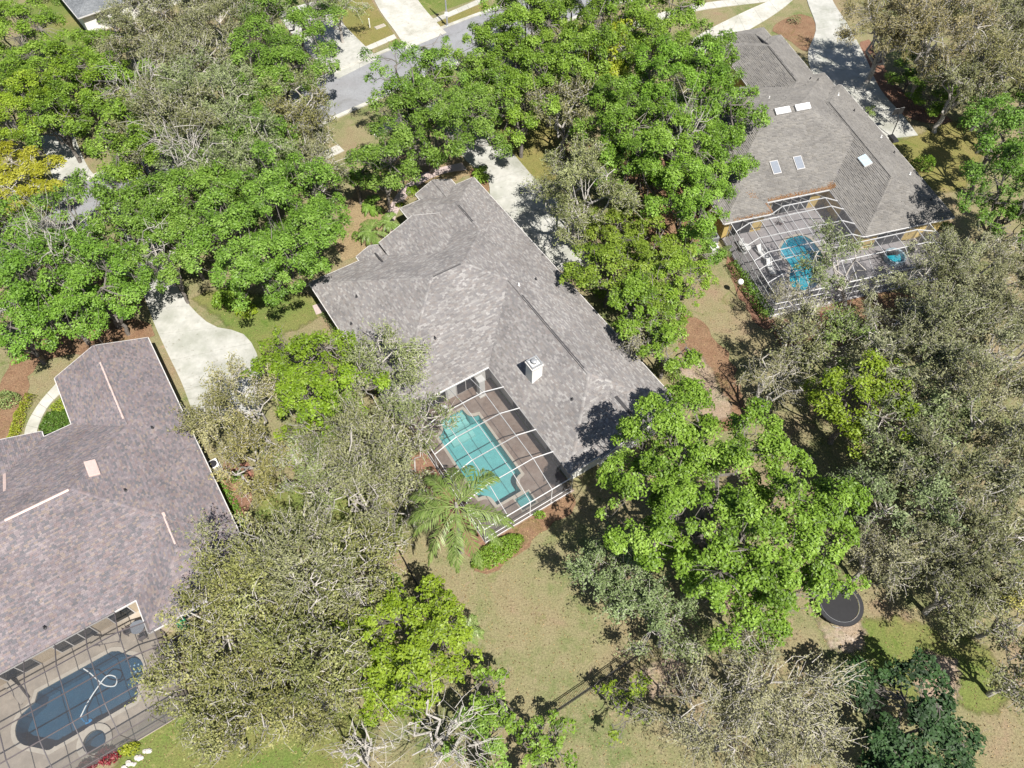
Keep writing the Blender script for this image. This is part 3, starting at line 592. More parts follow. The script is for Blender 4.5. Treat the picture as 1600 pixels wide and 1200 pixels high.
for a, b, m_ in ((-1.4, 20.4, 'plastic_white'), (6.6, 24.6, 'plastic_black'), (6.9, 23.6, 'plastic_black'), (8.4, 17.6, 'plastic_black'), (9.3, 13.0, 'plastic_white'), (8.8, 6.5, 'plastic_white'), (8.6, 2.3, 'plastic_black'), (7.9, 20.5, 'plastic_white'), (-7.2, 12.0, 'plastic_black'), (9.2, 10.2, 'plastic_black')):
    vent_pipe(H3, W_RIGHT, a, b, m_)
window(H3, 'b-', 2.2, 5.6, 0.1, 2.2, 0.6, 3); window(H3, 'a-', 2.0, 5.0, 0.1, 2.2, 0.5, 3); window(H3, 'b-', -6.2, -1.6, 0.1, 2.2, 7.8, 4); window(H3, 'b-', -11.6, -9.2, 0.1, 2.2, 6.1, 2)
window(H3, 'a+', 4, 5.8, 0.9, 2.2, 9.9); window(H3, 'a+', 10, 11.8, 0.9, 2.2, 9.9); window(H3, 'a-', 9.5, 11, 0.9, 2.1, -12.5)
rg = np.random.default_rng(12); db = []
for a0, a1, b0, b1, n_ in ((-7.2, 0.3, 7.3, 7.75, 900), (-0.1, 0.7, 7.2, 8.2, 180), (-7.7, -7.2, 5.7, 7.4, 200), (-12.0, -7.4, 5.6, 5.95, 260), (-9.5, -8.3, 7.6, 9.0, 60)):
    for _ in range(n_):
        a_, b_ = rg.uniform(a0, a1), b0 + (b1 - b0) * rg.beta(1, 2.2); z_ = top_of(W_RIGHT, a_, b_) + 0.05; L_ = rg.uniform(.08, .2); t_ = rg.uniform(0, 6.28)
        dx, dy = math.cos(t_) * L_ / 2, math.sin(t_) * L_ / 2; db.append([(a_ - dx, b_ - dy, z_), (a_ + dy * .4, b_ - dx * .4, z_ + .01), (a_ + dx, b_ + dy, z_), (a_ - dy * .4, b_ + dx * .4, z_ + .01)])
tag(mesh_quads('leaf_debris', db, 'debris', H3, rg.random(len(db))), kind='stuff')
O_FAR = G(122, 28, 2.8); O_FAR.z = 0
W_FAR = [Wing(0, 15, 0, 12, 2.8), Wing(3, 15, 6, 18, 2.8)]
H4 = house('house', 'blue grey roofed house at the edge of green lawn across the street', O_FAR, math.radians(38), W_FAR, 'stucco_white', [(0.155, 0.165, 0.175), (0.175, 0.185, 0.195), (0.14, 0.15, 0.16)], 'white_trim', 9)
window(H4, 'b-', 2, 3.6, 0.9, 2.2, 0.5); window(H4, 'b-', 7, 9, 0.9, 2.2, 0.5)

# ------------------------------------------------------------------ pools, decks and screen enclosures
def pool(label, origin, ang, poly, water_mat, plaster, depth=1.5, steps=(), rim=0.32, zdeck=0.06, cat='pool', name='swimming_pool', group=None):
    t = thing(name, label, cat, origin, ang, group)
    n = len(poly); cx = sum(p[0] for p in poly) / n; cy = sum(p[1] for p in poly) / n
    m = MB().add([(*p, zdeck - 0.02) for p in poly] + [(*p, -depth) for p in poly], [((i + 1) % n, i, n + i, n + (i + 1) % n) for i in range(n)][::1])
    fl = tessellate_polygon([[Vector((*p, 0)) for p in poly]])
    m.add([(*p, -depth) for p in poly], [tuple(f) for f in fl]); m.build('basin', plaster, t)
    w = MB(); w.add([(*p, -0.10) for p in poly], [tuple(f) for f in fl]); w.build('water', water_mat, t)
    for s in steps: MB().slab(s[0], -depth - 0.02, s[1]).build('step', plaster if len(s) < 3 else s[2], t)
    area = sum(a[0] * b[1] - b[0] * a[1] for a, b in zip(poly, poly[1:] + poly[:1])); sg = 1 if area > 0 else -1
    out = []
    for i in range(n):
        p0, p1, p2 = Vector(poly[i - 1]), Vector(poly[i]), Vector(poly[(i + 1) % n])
        d1, d2 = (p1 - p0).normalized(), (p2 - p1).normalized(); nn = Vector((d1.y + d2.y, -d1.x - d2.x)) * sg
        nn = nn.normalized() if nn.length > 1e-4 else Vector((d2.y, -d2.x)) * sg
        out.append(tuple(p1 + nn * rim))
    MB().slab(out, zdeck + 0.001, zdeck + 0.035, [poly]).build('coping', 'coping', t)
    return t
def deck(origin, ang, poly, holes, mat, z=0.06):
    o = MB().slab(poly, -0.05, z, holes).build('pool_deck', mat); o.location = origin; o.rotation_euler = (0, 0, ang); return tag(o, kind='structure')
def cage(label, origin, ang, A, B, zf, cells, mat, walls, wbeam=0.05, hb=0.10, zd=0.06, rails=(0.95,), skip_beam=()):
    """A, B: grid lines; zf(a,b): roof height; cells(i,j): True where roofed; walls: list of ((a,b),(a,b)) runs standing on the deck edge"""
    t = thing('screen_enclosure', label, 'screen enclosure', origin, ang)
    nA, nB = len(A), len(B); used = set()
    for i in range(nA - 1):
        for j in range(nB - 1):
            if not cells(i, j): continue
            q = [(A[i], B[j]), (A[i + 1], B[j]), (A[i + 1], B[j + 1]), (A[i], B[j + 1])]
            MB().add([(a, b, zf(a, b) + 0.05) for a, b in q], [(0, 1, 2), (0, 2, 3)]).build('screen_panel', 'screen', t)
            for e in ((0, 1), (1, 2), (2, 3), (3, 0)): used.add(tuple(sorted((q[e[0]], q[e[1]]))))
    for p, q in sorted(used):
        MB().bar((*p, zf(*p)), (*q, zf(*q)), wbeam, hb if p[1] == q[1] else hb * 0.7).build('beam', mat, t)
    for pts in walls:
        for p in pts:
            MB().bar((*p, zd), (*p, zf(*p) - 0.04), wbeam, wbeam).build('post', mat, t)
        for p, q in zip(pts, pts[1:]):
            for r in (zd + 0.06, *rails): MB().bar((*p, r), (*q, r), 0.05, 0.06).build('rail', mat, t)
            zs = [zd, *rails, None]
            for k in range(len(zs) - 1):
                z0 = zs[k]; z1p = zs[k + 1] if zs[k + 1] else zf(*p); z1q = zs[k + 1] if zs[k + 1] else zf(*q)
                MB().add([(*p, z0), (*q, z0), (*q, z1q), (*p, z1p)], [(0, 1, 2, 3)]).build('screen_panel', 'wall_screen', t)
    return t
# main house pool
deck(O_MAIN, A_MAIN, [(-8.5, -0.3), (0.3, -0.3), (0.3, 14), (-8.5, 14)], [POOL_MAIN, SPA_MAIN], 'brown_deck')
st = [([(-3.6, 11.78), (-3.6, 11.1 - 0.55 * i), (-5.85, 11.1 - 0.55 * i), (-5.85, 11.78)], -0.28 - 0.26 * i, 'step_plaster') for i in range(4)]
pool('turquoise swimming pool with steps under white framed screen enclosure', O_MAIN, A_MAIN, POOL_MAIN, 'clear_water', 'pool_plaster', 1.4, st)
pool('small square spa at the deep end of the turquoise pool', O_MAIN, A_MAIN, SPA_MAIN, 'clear_water', 'pool_plaster', 0.8, (), 0.2, 0.065, 'spa', 'spa')
def dome(a, b, A, B, lo, hi):
    return hi if A[0] + .1 < a < A[-1] - .1 and B[0] + .1 < b < B[-1] - .1 else lo
A1 = [-8.45, -6.3, -4.15, -2.05, 0.0]; B1 = [-0.2, 2.6, 5.15, 7.7, 10.3, 12.75]
cage('white framed screen enclosure over the turquoise pool', O_MAIN, A_MAIN, A1, B1, lambda a, b: dome(a, b, A1, B1, 2.75, 3.6), lambda i, j: True, 'white_metal',
     [[(a, B1[0]) for a in A1], [(A1[0], b) for b in B1]])
# left house pool
deck(O_MAIN, A_MAIN, [(-48, 0.45), (-32.6, 0.45), (-32.6, 10), (-48, 10)], [POOL_LEFT, SPA_LEFT], 'beige_deck')
st = [(arc(-36.1, 5.45, 1.28, 60, -60, 8) + [(-36.3, 4.5), (-36.3, 6.4)], -0.45)]
P2 = pool('dark blue swimming pool with rounded ends under bronze screen enclosure', O_MAIN, A_MAIN, POOL_LEFT, 'deep_water', 'dark_plaster', 1.6, st, 0.3)
for k in range(9):
    x, y = -35.35 - 0.28 * (k % 3) + 0.06 * (k // 3), 4.75 + 0.5 * (k // 3) + 0.1 * (k % 3)
    MB().box(x, x + 0.1, y, y + 0.1, -0.45, -0.43).build('step_tile', 'tile_light', P2)
S2 = pool('round raised spa beside the dark blue pool', O_MAIN, A_MAIN, SPA_LEFT, 'deep_water', 'dark_plaster', 0.9, (), 0.42, 0.2, 'spa', 'spa')
MB().slab(arc(-39.2, 2.0, 1.19, 0, 345, 23), 0.062, 0.198, [SPA_LEFT]).build('spa_wall', 'coping', S2)
A2 = [-47.4, -45.3, -43.2, -41.07, -38.93, -36.8, -34.65, -32.65]; B2 = [0.5, 2.65, 4.8, 6.95, 8.95]
cage('dark bronze framed screen enclosure over the dark blue pool', O_MAIN, A_MAIN, A2, B2, lambda a, b: dome(a, b, A2, B2, 2.75, 3.55), lambda i, j: not (i == 6 and j == 3), 'bronze_metal',
     [[(a, B2[0]) for a in A2], [(A2[-1], b) for b in B2[:-1]]], 0.055, 0.10)
# right house pool
deck(O_RIGHT, A_RIGHT, [(-12.4, -5.2), (7.5, -5.2), (7.5, 1), (1, 1), (1, 8.2), (-12.4, 8.2)], [POOL_RIGHT], 'grey_deck')
pool('bright blue free form pool under large white screen enclosure', O_RIGHT, A_RIGHT, POOL_RIGHT, 'clear_water', 'blue_plaster', 1.4, (), 0.28)
A3 = [-12.3, -11.05, -9.8, -8.8, -7.75, -6.7, -5.65, -4.7, -3.75, -1.85, -0.05, 2.3, 4.8, 7.4]; B3 = [-5.0, -3.0, -1.2, 0.0, 2.0, 4.2, 5.5, 7.2]
def z3(a, b):
    edge = a < -12.2 or a > 7.3 or b < -4.9 or (b > 7.1) or (a > -0.1 and b > -0.1) or (a < -7.6 and b > 5.4)
    return 2.75 if edge else 3.65
cage('large white L shaped screen enclosure over the bright blue pool', O_RIGHT, A_RIGHT, A3, B3, z3, lambda i, j: (A3[i + 1] <= 0 and not (A3[i] < -7.6 and A3[i + 1] <= -7.6 and B3[j] >= 5.4)) or (B3[j + 1] <= 0), 'white_metal',
     [[(a, B3[0]) for a in A3], [(A3[0], b) for b in B3[:-1]], [(A3[-1], b) for b in B3[:4]]], 0.055, 0.10, rails=(0.95, 1.85))

# ------------------------------------------------------------------ vegetation
def unit(v): return v / np.maximum(np.linalg.norm(v, axis=-1, keepdims=True), 1e-6)
def leaf_quads(C, N, L, W, rng):
    n = len(C); t = unit(np.cross(N, unit(rng.normal(size=(n, 3))))); b = np.cross(N, t)
    L = L[:, None]; W = W[:, None]; f = N * L * 0.10
    return np.stack([C - t * L / 2, C + b * W / 2 + f, C + t * L / 2, C - b * W / 2 + f], 1)
def tube_quads(P0, P1, R0, R1, n=3):
    P0, P1 = np.asarray(P0, float), np.asarray(P1, float); d = unit(P1 - P0)
    ref = np.where(np.abs(d[:, 2:3]) < 0.9, np.array([[0, 0, 1.0]]), np.array([[1.0, 0, 0]])); x = unit(np.cross(d, ref)); y = np.cross(d, x)
    R0 = np.asarray(R0, float)[:, None]; R1 = np.asarray(R1, float)[:, None]; out = []
    for k in range(n):
        a0, a1 = 2 * math.pi * k / n, 2 * math.pi * (k + 1) / n
        o0 = x * math.cos(a0) + y * math.sin(a0); o1 = x * math.cos(a1) + y * math.sin(a1)
        out.append(np.stack([P0 + o0 * R0, P0 + o1 * R0, P1 + o1 * R1, P1 + o0 * R1], 1))
    return np.concatenate(out)
def wiggle_path(p, q, n, amp, rng, sag=0.0):
    p, q = np.array(p, float), np.array(q, float); t = np.linspace(0, 1, n + 1)[:, None]; L = np.linalg.norm(q - p)
    pts = p + (q - p) * t; j = rng.normal(size=(n + 1, 3)) * amp * L; j[0] = 0; j[-1] = 0
    pts = pts + j; pts[:, 2] += (sag * L * np.sin(np.pi * t))[:, 0]; return pts
def path_tubes(pts, r0, r1, n):
    R = np.linspace(r0, r1, len(pts)); return tube_quads(pts[:-1], pts[1:], R[:-1], R[1:], n)
# kind: leaf material, leaf length, width ratio, leaves per m2 of footprint, clump radius range (m), twigs per clump, bark, crown flatness, style
KINDS = {
    'G': dict(m='leaf_bright', L=0.22, w=0.60, den=215, rc=(0.38, 1.0), tw=4, bark='bark', twig='bark', fl=0.68, st='clump', nc=2.1),
    'M': dict(m='leaf_mid', L=0.215, w=0.58, den=215, rc=(0.38, 1.0), tw=4, bark='bark', twig='bark', fl=0.68, st='clump', nc=2.1),
    'Y': dict(m='leaf_yellow', L=0.22, w=0.60, den=170, rc=(0.35, 0.8), tw=5, bark='bark', twig='bark', fl=0.66, st='clump', nc=2.3),
    'A': dict(m='leaf_gold', L=0.24, w=0.60, den=220, rc=(0.5, 1.0), tw=4, bark='bark', twig='pale_bark', fl=0.6, st='clump', nc=3.0),
    'D': dict(m='leaf_dark', L=0.28, w=0.55, den=210, rc=(0.5, 1.0), tw=2, bark='bark', twig='bark', fl=0.7, st='clump'),
    'O': dict(m='leaf_olive', L=0.20, w=0.45, den=185, rc=(0.6, 1.35), tw=13, bark='pale_bark', twig='pale_bark', fl=0.6, st='spray', w0=0.027, nc=2.0, spread=0.62),
    'R': dict(m='leaf_sage', L=0.21, w=0.48, den=200, rc=(0.6, 1.3), tw=10, bark='pale_bark', twig='pale_bark', fl=0.62, st='spray', w0=0.024, nc=2.2),
    'S': dict(m='leaf_straw', L=0.18, w=0.35, den=170, rc=(1.0, 2.0), tw=16, bark='pale_bark', twig='pale_bark', fl=0.55, st='spray', w0=0.024, spread=0.5, droop=0.35, nc=3.2),
    'B': dict(m='leaf_straw', L=0.16, w=0.4, den=4, rc=(1.0, 2.2), tw=7, bark='pale_bark', twig='pale_bark', fl=0.6, st='spray', w0=0.024, spread=0.6, nc=3.5),
}
def lobed(rng):
    ph = rng.uniform(0, 6.28, 5); am = rng.uniform(0.05, 0.16, 5)
    return lambda th: 1 + sum(am[k] * np.sin((k + 2) * th + ph[k]) for k in range(5))
PROTO = {}
BUCKET = [1.5, 2.2, 3.0, 3.9, 5.0, 6.2]
def tree_meshes(kind, R, zc, o, rng, ratio=1.0, gap=1.0, dense=1.0, lobes=None):
    K = KINDS[kind]; rz = min(R * K['fl'], zc * 0.62); sc = min(1.0, max(0.45, R / 3.5))
    area = math.pi * R * R * ratio; rcm = (K['rc'][0] + K['rc'][1]) / 2 * sc; lob = lobed(rng)
    if lobes is not None: area = math.pi * (lobes[:, 2] ** 2).sum() * 0.85
    n = int(max(10, K.get('nc', 3.0) * area / (math.pi * rcm * rcm) * gap))
    th = rng.uniform(0, 2 * math.pi, n); u = rng.uniform(-0.35, 1.0, n); ring = np.sqrt(np.maximum(0, 1 - u * u)); rad = rng.uniform(0.25, 1.0, n) ** 0.5 * lob(th)
    loc = np.stack([np.cos(th) * ring * R, np.sin(th) * ring * R * ratio, u * rz], 1) * rad[:, None] * (1 - rcm / R * 0.5)
    if lobes is not None:
        pick = rng.choice(len(lobes), n, p=lobes[:, 2] ** 2 / (lobes[:, 2] ** 2).sum()); f = lobes[pick, 2] / R
        loc = np.stack([loc[:, 0] * f + lobes[pick, 0], loc[:, 1] * f + lobes[pick, 1], loc[:, 2] * (0.55 + 0.45 * f)], 1)
    nb = min(n, max(6, int(area / K.get('ba', 3.2)))); sb = 0.46 * math.sqrt(area / nb / math.pi) * (1.1 if lobes is not None else 1.0)      # clumps gather into boughs
    cand = loc * np.array([1, 1, 0.55]); chosen = [int(rng.integers(n))]; dist = np.full(n, 1e9)
    for _ in range(nb - 1):
        dist = np.minimum(dist, ((cand - cand[chosen[-1]]) ** 2).sum(1)); chosen.append(int(np.argmax(dist * rng.uniform(0.55, 1.0, n))))
    bi = np.array(chosen)[np.r_[np.arange(nb), rng.integers(0, nb, n - nb)]]; loc = loc[bi] * np.array([0.97, 0.97, 1]) + rng.normal(size=(n, 3)) * np.array([sb, sb, sb * 0.55])
    C = loc + o; rc = rng.uniform(K['rc'][0], K['rc'][1], n) * sc
    fork = np.array([o[0] * 0.3, o[1] * 0.3, max(0.5, (zc - rz) * 0.55)]); tr = 0.036 * R + 0.06; quads = [path_tubes(wiggle_path((0, 0, -0.1), fork, 3, 0.04, rng), tr * 1.25, tr, 8)]
    nl = 4 + int(R * 0.8); lt = rng.uniform(0, 6.28) + np.arange(nl) * 2 * math.pi / nl + rng.normal(size=nl) * 0.2
    if lobes is not None: le = np.c_[lobes[:, :2], rng.uniform(-0.2, 0.2, len(lobes)) * rz] + o; nl = len(le)
    else: le = o + np.stack([np.cos(lt) * R * 0.55, np.sin(lt) * R * 0.55 * ratio, rng.uniform(-0.1, 0.5, nl) * rz], 1)
    nodes = []
    for k in range(nl):
        pth = wiggle_path(fork, le[k], 6, 0.06, rng, 0.08); quads.append(path_tubes(pth, tr * 0.62, tr * 0.2, 6)); nodes += list(pth[2:])
    nodes = np.array(nodes); tw = []
    for k in range(n):
        j = np.argmin(((nodes - C[k]) ** 2).sum(1) + rng.uniform(0, 1.5, len(nodes))); pth = wiggle_path(nodes[j], C[k], 3, 0.10, rng, 0.04); tw.append(path_tubes(pth, min(tr * 0.2, 0.045), 0.022, 3))
    out = unit(loc * np.array([1, 1, 1.3]) + np.array([0, 0, 0.25 * R])); m = K['tw']; sp = K.get('spread', 0.75)
    dirs = unit(out[:, None, :] * 0.8 + rng.normal(size=(n, m, 3)) * sp + np.array([0, 0, 0.15])); ln = rc[:, None] * rng.uniform(0.6, 1.3, (n, m)); back = rng.uniform(-0.1, 0.6, (n, m, 1))
    S0 = np.repeat(C[:, None, :], m, 1) - out[:, None, :] * rc[:, None, None] * back + rng.normal(size=(n, m, 3)) * rc[:, None, None] * 0.22
    mid = S0 + dirs * ln[..., None] * 0.55 + rng.normal(size=(n, m, 3)) * 0.12; end = S0 + dirs * ln[..., None] * 1.15 + rng.normal(size=(n, m, 3)) * 0.2 - np.array([0, 0, 1]) * (K.get('droop', 0.08) * ln)[..., None]
    f3 = lambda a: a.reshape(-1, 3); nn = n * m; w0 = K.get('w0', 0.018)
    tw += [tube_quads(f3(S0), f3(mid), np.full(nn, w0), np.full(nn, w0 * 0.7), 3), tube_quads(f3(mid), f3(end), np.full(nn, w0 * 0.7), np.full(nn, w0 * 0.3), 3)]
    N = int(K['den'] * area * dense); wgt = rc ** 2 / (rc ** 2).sum(); pick = rng.choice(n, N, p=wgt)
    if K['st'] == 'clump':
        d = unit(rng.normal(size=(N, 3)) + out[pick] * 0.75 + np.array([0, 0, 0.45])); r_ = rc[pick] * rng.uniform(0.25, 1.1, N) ** 0.45 * (1 + 0.25 * np.sin(d[:, 0] * 5 + pick) * np.sin(d[:, 1] * 5 + pick * 1.7))
        P = C[pick] + d * r_[:, None] * np.array([1, 1, 0.8]); nrm = unit(d * 0.5 + np.array([0, 0, 0.75]) + rng.normal(size=(N, 3)) * 0.42)
    else:
        q = rng.integers(0, m, N); f = rng.uniform(0.15, 1.05, N)[:, None]; a_, b_, c_ = S0[pick, q], mid[pick, q], end[pick, q]
        P = np.where(f < 0.5, a_ + (b_ - a_) * f * 2, b_ + (c_ - b_) * (f * 2 - 1)) + rng.normal(size=(N, 3)) * 0.14; nrm = unit(rng.normal(size=(N, 3)) * 0.6 + np.array([0, 0, 0.8]) + dirs[pick, q] * 0.2)
    Ls = K['L'] * rng.uniform(0.65, 1.3, N); cl = rng.normal(size=n) * 0.17; rnd = np.clip(0.45 + cl[pick] + rng.normal(size=N) * 0.17, 0, 1)
    return [(np.concatenate(quads), K['bark'], None), (np.concatenate(tw), K['twig'], None), (leaf_quads(P, nrm, Ls, Ls * K['w'], rng), K['m'], rnd)]
def make_tree(label, px, py, rpx, kind, zc=6.0, group=None, base=None, ratio=1.0, gap=1.0, tint=(1, 1, 1), dense=1.0, lobes=None):
    rng = np.random.default_rng(int(px * 7 + py * 13 + 100)); c = G(px, py, zc); s = ppm(px, py, zc); R = rpx / s * 1.06
    names = ('trunk', 'branches', 'crown')
    if base is None and lobes is None:
        Rb = min(BUCKET, key=lambda b: abs(b - R)); zb = 1.2 * Rb + 1.6; gap, dense = (round(v * 4) / 4 or .25 for v in (gap, dense)) if kind != 'B' else (gap, dense); var = int(px + py) % (3 if kind == 'O' else 2); key = (kind, Rb, var, gap, dense)
        t = thing('tree', label, 'tree', (c.x, c.y, 0), rng.uniform(0, 6.28), group); t.scale = (R / Rb, R / Rb, zc / zb)
        if key not in PROTO:
            parts = tree_meshes(kind, Rb, zb, np.array([0, 0, zb]), np.random.default_rng(sum(map(ord, str(key))) * 31 + var), 1.0, gap, dense)
            PROTO[key] = [mesh_quads(n_, q, m_, t, r_).data for n_, (q, m_, r_) in zip(names, parts)]; ch = list(t.children)
        else:
            ch = [link(bpy.data.objects.new(n_, d_), t) for n_, d_ in zip(names, PROTO[key])]
    else:
        bp = G(*base, 0) if base else Vector((c.x, c.y, 0)); t = thing('tree', label, 'tree', bp, 0, group); o = np.array([c.x - bp.x, c.y - bp.y, zc])
        lb = None if lobes is None else np.array([[*(np.array(G(x, y, zc))[:2] - np.array(c)[:2]), r / s * 1.06] for x, y, r in lobes])
        ch = [mesh_quads(n_, q, m_, t, r_) for n_, (q, m_, r_) in zip(names, tree_meshes(kind, R, zc, o, rng, ratio, gap, dense, lb))]
    v = rng.uniform(0.9, 1.1) * rng.uniform(0.97, 1.03, 3) * np.array(tint); ch[-1].color = (*v, 1); return t
def shrub(label, pts, mat, h, name='shrub', cat='shrub', group=None, L=0.16, den=190, seed=0, w=0.6, tint=(1, 1, 1), bumps=0.12):
    """clipped or loose planting filling a ground outline given in world xy"""
    rng = np.random.default_rng(seed + 77); P = np.array(pts); c = P.mean(0); t = thing(name, label, cat, (c[0], c[1], 0), 0, group)
    lo, hi = P.min(0), P.max(0); A = np.zeros(0); area = 0.5 * abs(np.dot(P[:, 0], np.roll(P[:, 1], 1)) - np.dot(P[:, 1], np.roll(P[:, 0], 1)))
    n = int(area * den) + 60; pts_ = rng.uniform(lo, hi, (n * 4, 2)); ins = np.zeros(len(pts_), bool); x, y = pts_.T; j = len(P) - 1; dist = np.full(len(pts_), 9.0)
    for i in range(len(P)):
        xi, yi = P[i]; xj, yj = P[j]; ins ^= ((yi > y) != (yj > y)) & (x < (xj - xi) * (y - yi) / (yj - yi + 1e-9) + xi)
        e = np.array([xj - xi, yj - yi]); tt = np.clip(((pts_ - P[i]) @ e) / (e @ e + 1e-9), 0, 1); dist = np.minimum(dist, np.linalg.norm(pts_ - (P[i] + tt[:, None] * e), axis=1)); j = i
    q = pts_[ins]; dd = dist[ins]; pick = rng.choice(len(q), n); q = q[pick]; dd = dd[pick]; edge = np.minimum(1, dd / (0.45 * h + 0.05))
    ph = rng.uniform(0, 6, 6); top = h * np.sqrt(1 - (1 - edge) ** 2) * (1 + bumps * np.sin(q[:, 0] * 2.6 + ph[0]) * np.sin(q[:, 1] * 2.9 + ph[1]) + bumps * np.sin(q[:, 0] * 6 + q[:, 1] * 5 + ph[2]))
    z = top * rng.uniform(0.25, 1.06, n) ** 0.45 + 0.03; g = q - c; nrm = unit(np.c_[g * (1 - edge)[:, None] * 0.8, np.full(n, 0.7)] + rng.normal(size=(n, 3)) * 0.5)
    Ls = L * rng.uniform(0.7, 1.3, n); o = mesh_quads('foliage', leaf_quads(np.c_[q - c, z], nrm, Ls, Ls * w, rng), mat, t, np.clip(0.5 + rng.normal(size=n) * 0.2, 0, 1)); o.color = (*tint, 1)
    k = max(5, int(area * 2)); b = q[rng.choice(n, k)] - c; zt = np.full(k, h * 0.5)
    mesh_quads('stem', tube_quads(np.c_[b, np.full(k, -0.03)], np.c_[b * 0.97, zt], np.full(k, 0.025), np.full(k, 0.012), 4), 'bark', t); return t
def frond(length, droop, lift, npair, leaflet, rng, width=0.07, vee=0.35, twist=0.0):
    """one pinnate frond along +X: returns rachis quads and leaflet quads"""
    n = 9; s = np.linspace(0, 1, n); x = length * np.sin(s * 1.15) / math.sin(1.15) * (1 - 0.12 * droop * s ** 2); z = length * (lift * s - droop * s ** 2.3)
    pts = np.c_[x, np.zeros(n), z]; r = path_tubes(pts, width * 0.5, 0.008, 4); sv = np.linspace(0.1, 1, npair); Q = []
    for sg in (1, -1):
        p = np.c_[np.interp(sv, s, x), np.zeros(npair), np.interp(sv, s, z)]; g = np.interp(sv, s, np.gradient(z, x))
        ll = leaflet * (np.sin(np.pi * np.clip(sv * 0.86 + 0.12, 0, 1)) * 0.85 + 0.2) * rng.uniform(0.85, 1.15, npair); ang = np.radians(62 - 28 * sv + rng.normal(size=npair) * 9)
        d = np.c_[np.cos(ang), sg * np.sin(ang), g * np.cos(ang) + vee * np.where(rng.random(npair) < .5, 1, .2) - 0.45 * sv - 0.15]; d = unit(d); e = p + d * ll[:, None] - np.array([0, 0, 1]) * (ll * 0.22)[:, None]
        sd = unit(np.cross(d, [0, 0, 1.0])) * width * 0.55; m_ = p + d * ll[:, None] * 0.5 + np.array([0, 0, 0.03]); Q.append(np.stack([p, m_ + sd, e, m_ - sd], 1))
    return r, np.concatenate(Q)
def palm(label, pos, h, nf, length, leaflet, npair, name='palm_tree', cat='palm', group=None, seed=0, trunk_r=0.16, mat='leaf_palm', lean=(0, 0), el=(-25, 75), width=0.07, tint=(1, 1, 1), trunk=True):
    rng = np.random.default_rng(seed); t = thing(name, label, cat, pos, 0, group)
    if trunk:
        zs = np.linspace(0, h, max(4, int(h / 0.25))); m = MB(); m.tube([(lean[0] * (z / h) ** 1.5, lean[1] * (z / h) ** 1.5, z - 0.05) for z in zs], [trunk_r * (1.25 - 0.35 * z / h) * (1 + 0.06 * (i % 2)) for i, z in enumerate(zs)], 10); m.build('trunk', 'palm_bark', t)
        if h > 3: MB().tube([(lean[0], lean[1], h - 0.2), (lean[0], lean[1], h + 0.55)], [trunk_r * 1.15, trunk_r * 0.5], 8).build('crownshaft', 'palm_bark', t)
    for k in range(nf):
        e = el[0] + (el[1] - el[0]) * ((k * 0.618) % 1.0); az = k * 2.39996 + rng.normal() * 0.15; L = length * rng.uniform(0.85, 1.1)
        lift = math.tan(math.radians(min(e, 62))) if e < 62 else 1.9; r, q = frond(L * (0.55 + 0.45 * math.cos(math.radians(max(e, 0)))), 0.55 + 0.35 * lift if lift > 0 else 0.25, lift, npair, leaflet, rng, width)
        Q = np.concatenate([r, q]); rn = np.concatenate([np.full(len(r), 0.85), np.clip(0.5 + rng.normal(size=len(q)) * 0.2, 0, 1)]); ca, sa = math.cos(az), math.sin(az)
        X = Q[..., 0] * ca - Q[..., 1] * sa + lean[0]; Y = Q[..., 0] * sa + Q[..., 1] * ca + lean[1]; o = mesh_quads('frond', np.stack([X, Y, Q[..., 2] + h], -1), mat, t, rn); o.color = (*tint, 1)
    return t

TREES = []
def T(label, px, py, r, k, **kw): TREES.append((label, px, py, r, k, kw))
def stand(group, shared, rows, kind, **kw):
    for x, y, r, z, *lb in rows:
        k2 = dict(kw)
        if len(lb) > 1 and lb[1]: k2['base'] = lb[1]
        f_ = ((1, 1, 1), (1.16, 1.06, .85), (.82, .92, 1.0), (1.06, 1.12, 1.05), (.95, .98, .8))[int(x * 3 + y) % 5]; k2['tint'] = tuple(a * b for a, b in zip(kw.get('tint', (1, 1, 1)), f_))
        T(lb[0] if lb and lb[0] else shared, x, y, r, kind(x, y) if callable(kind) else kind, zc=z, group=group, **k2)
stand('green oaks in the wood beside the far lawn', 'bright green leafy tree in the wood beside the far green lawn', ((20, 60, 78, 6.5), (75, 120, 76, 6.5, 'bright green tree between the far lawn and the pale forked tree'), (15, 165, 80, 6.5, 'bright green tree rising behind the golden leaved tree'), (85, 185, 48, 6, 'bright green tree shading the small concrete apron')), 'G', tint=(1.25, 1.1, .8))
T('golden yellow leaved tree beside the small concrete driveway apron', 18, 285, 68, 'A', zc=5)
T('yellow tipped tree behind the golden leaved tree', -10, 340, 50, 'A', zc=5)
T('small bright green tree next to the blue grey roof', 170, 75, 46, 'G', zc=5, tint=(1.15, 1, .8)); T('green tree with pale forked limbs near the far lawn', 185, 140, 56, 'G', zc=6.5, tint=(1.1, .98, .9), gap=.8)
T('bright green tree overhanging the small driveway apron', 188, 200, 48, 'G', zc=7)
stand('olive live oaks along the far side of the street', 'fine leaved olive oak in the wood across the street', ((215, 45, 66, 7, 'fine leaved olive oak beside the blue grey roof'), (275, 15, 68, 7), (345, 30, 74, 7), (255, 95, 56, 6.5, 'olive oak between the blue grey roof and the silvery crowns'), (405, 20, 62, 6.5, 'olive oak next to the green tree by the far grey driveway'), (310, 95, 56, 7)), 'O', tint=(.88, 1.14, .72))
T('green tree overhanging the far grey driveway', 452, 42, 66, 'M', zc=7, tint=(1.05, 1, .9)); T('bushy green tree at the far kerb', 430, 105, 68, 'M', zc=7, tint=(1.1, 1.03, .9)); T('green tree between the silvery crown and the far kerb', 395, 150, 50, 'M', zc=6.5)
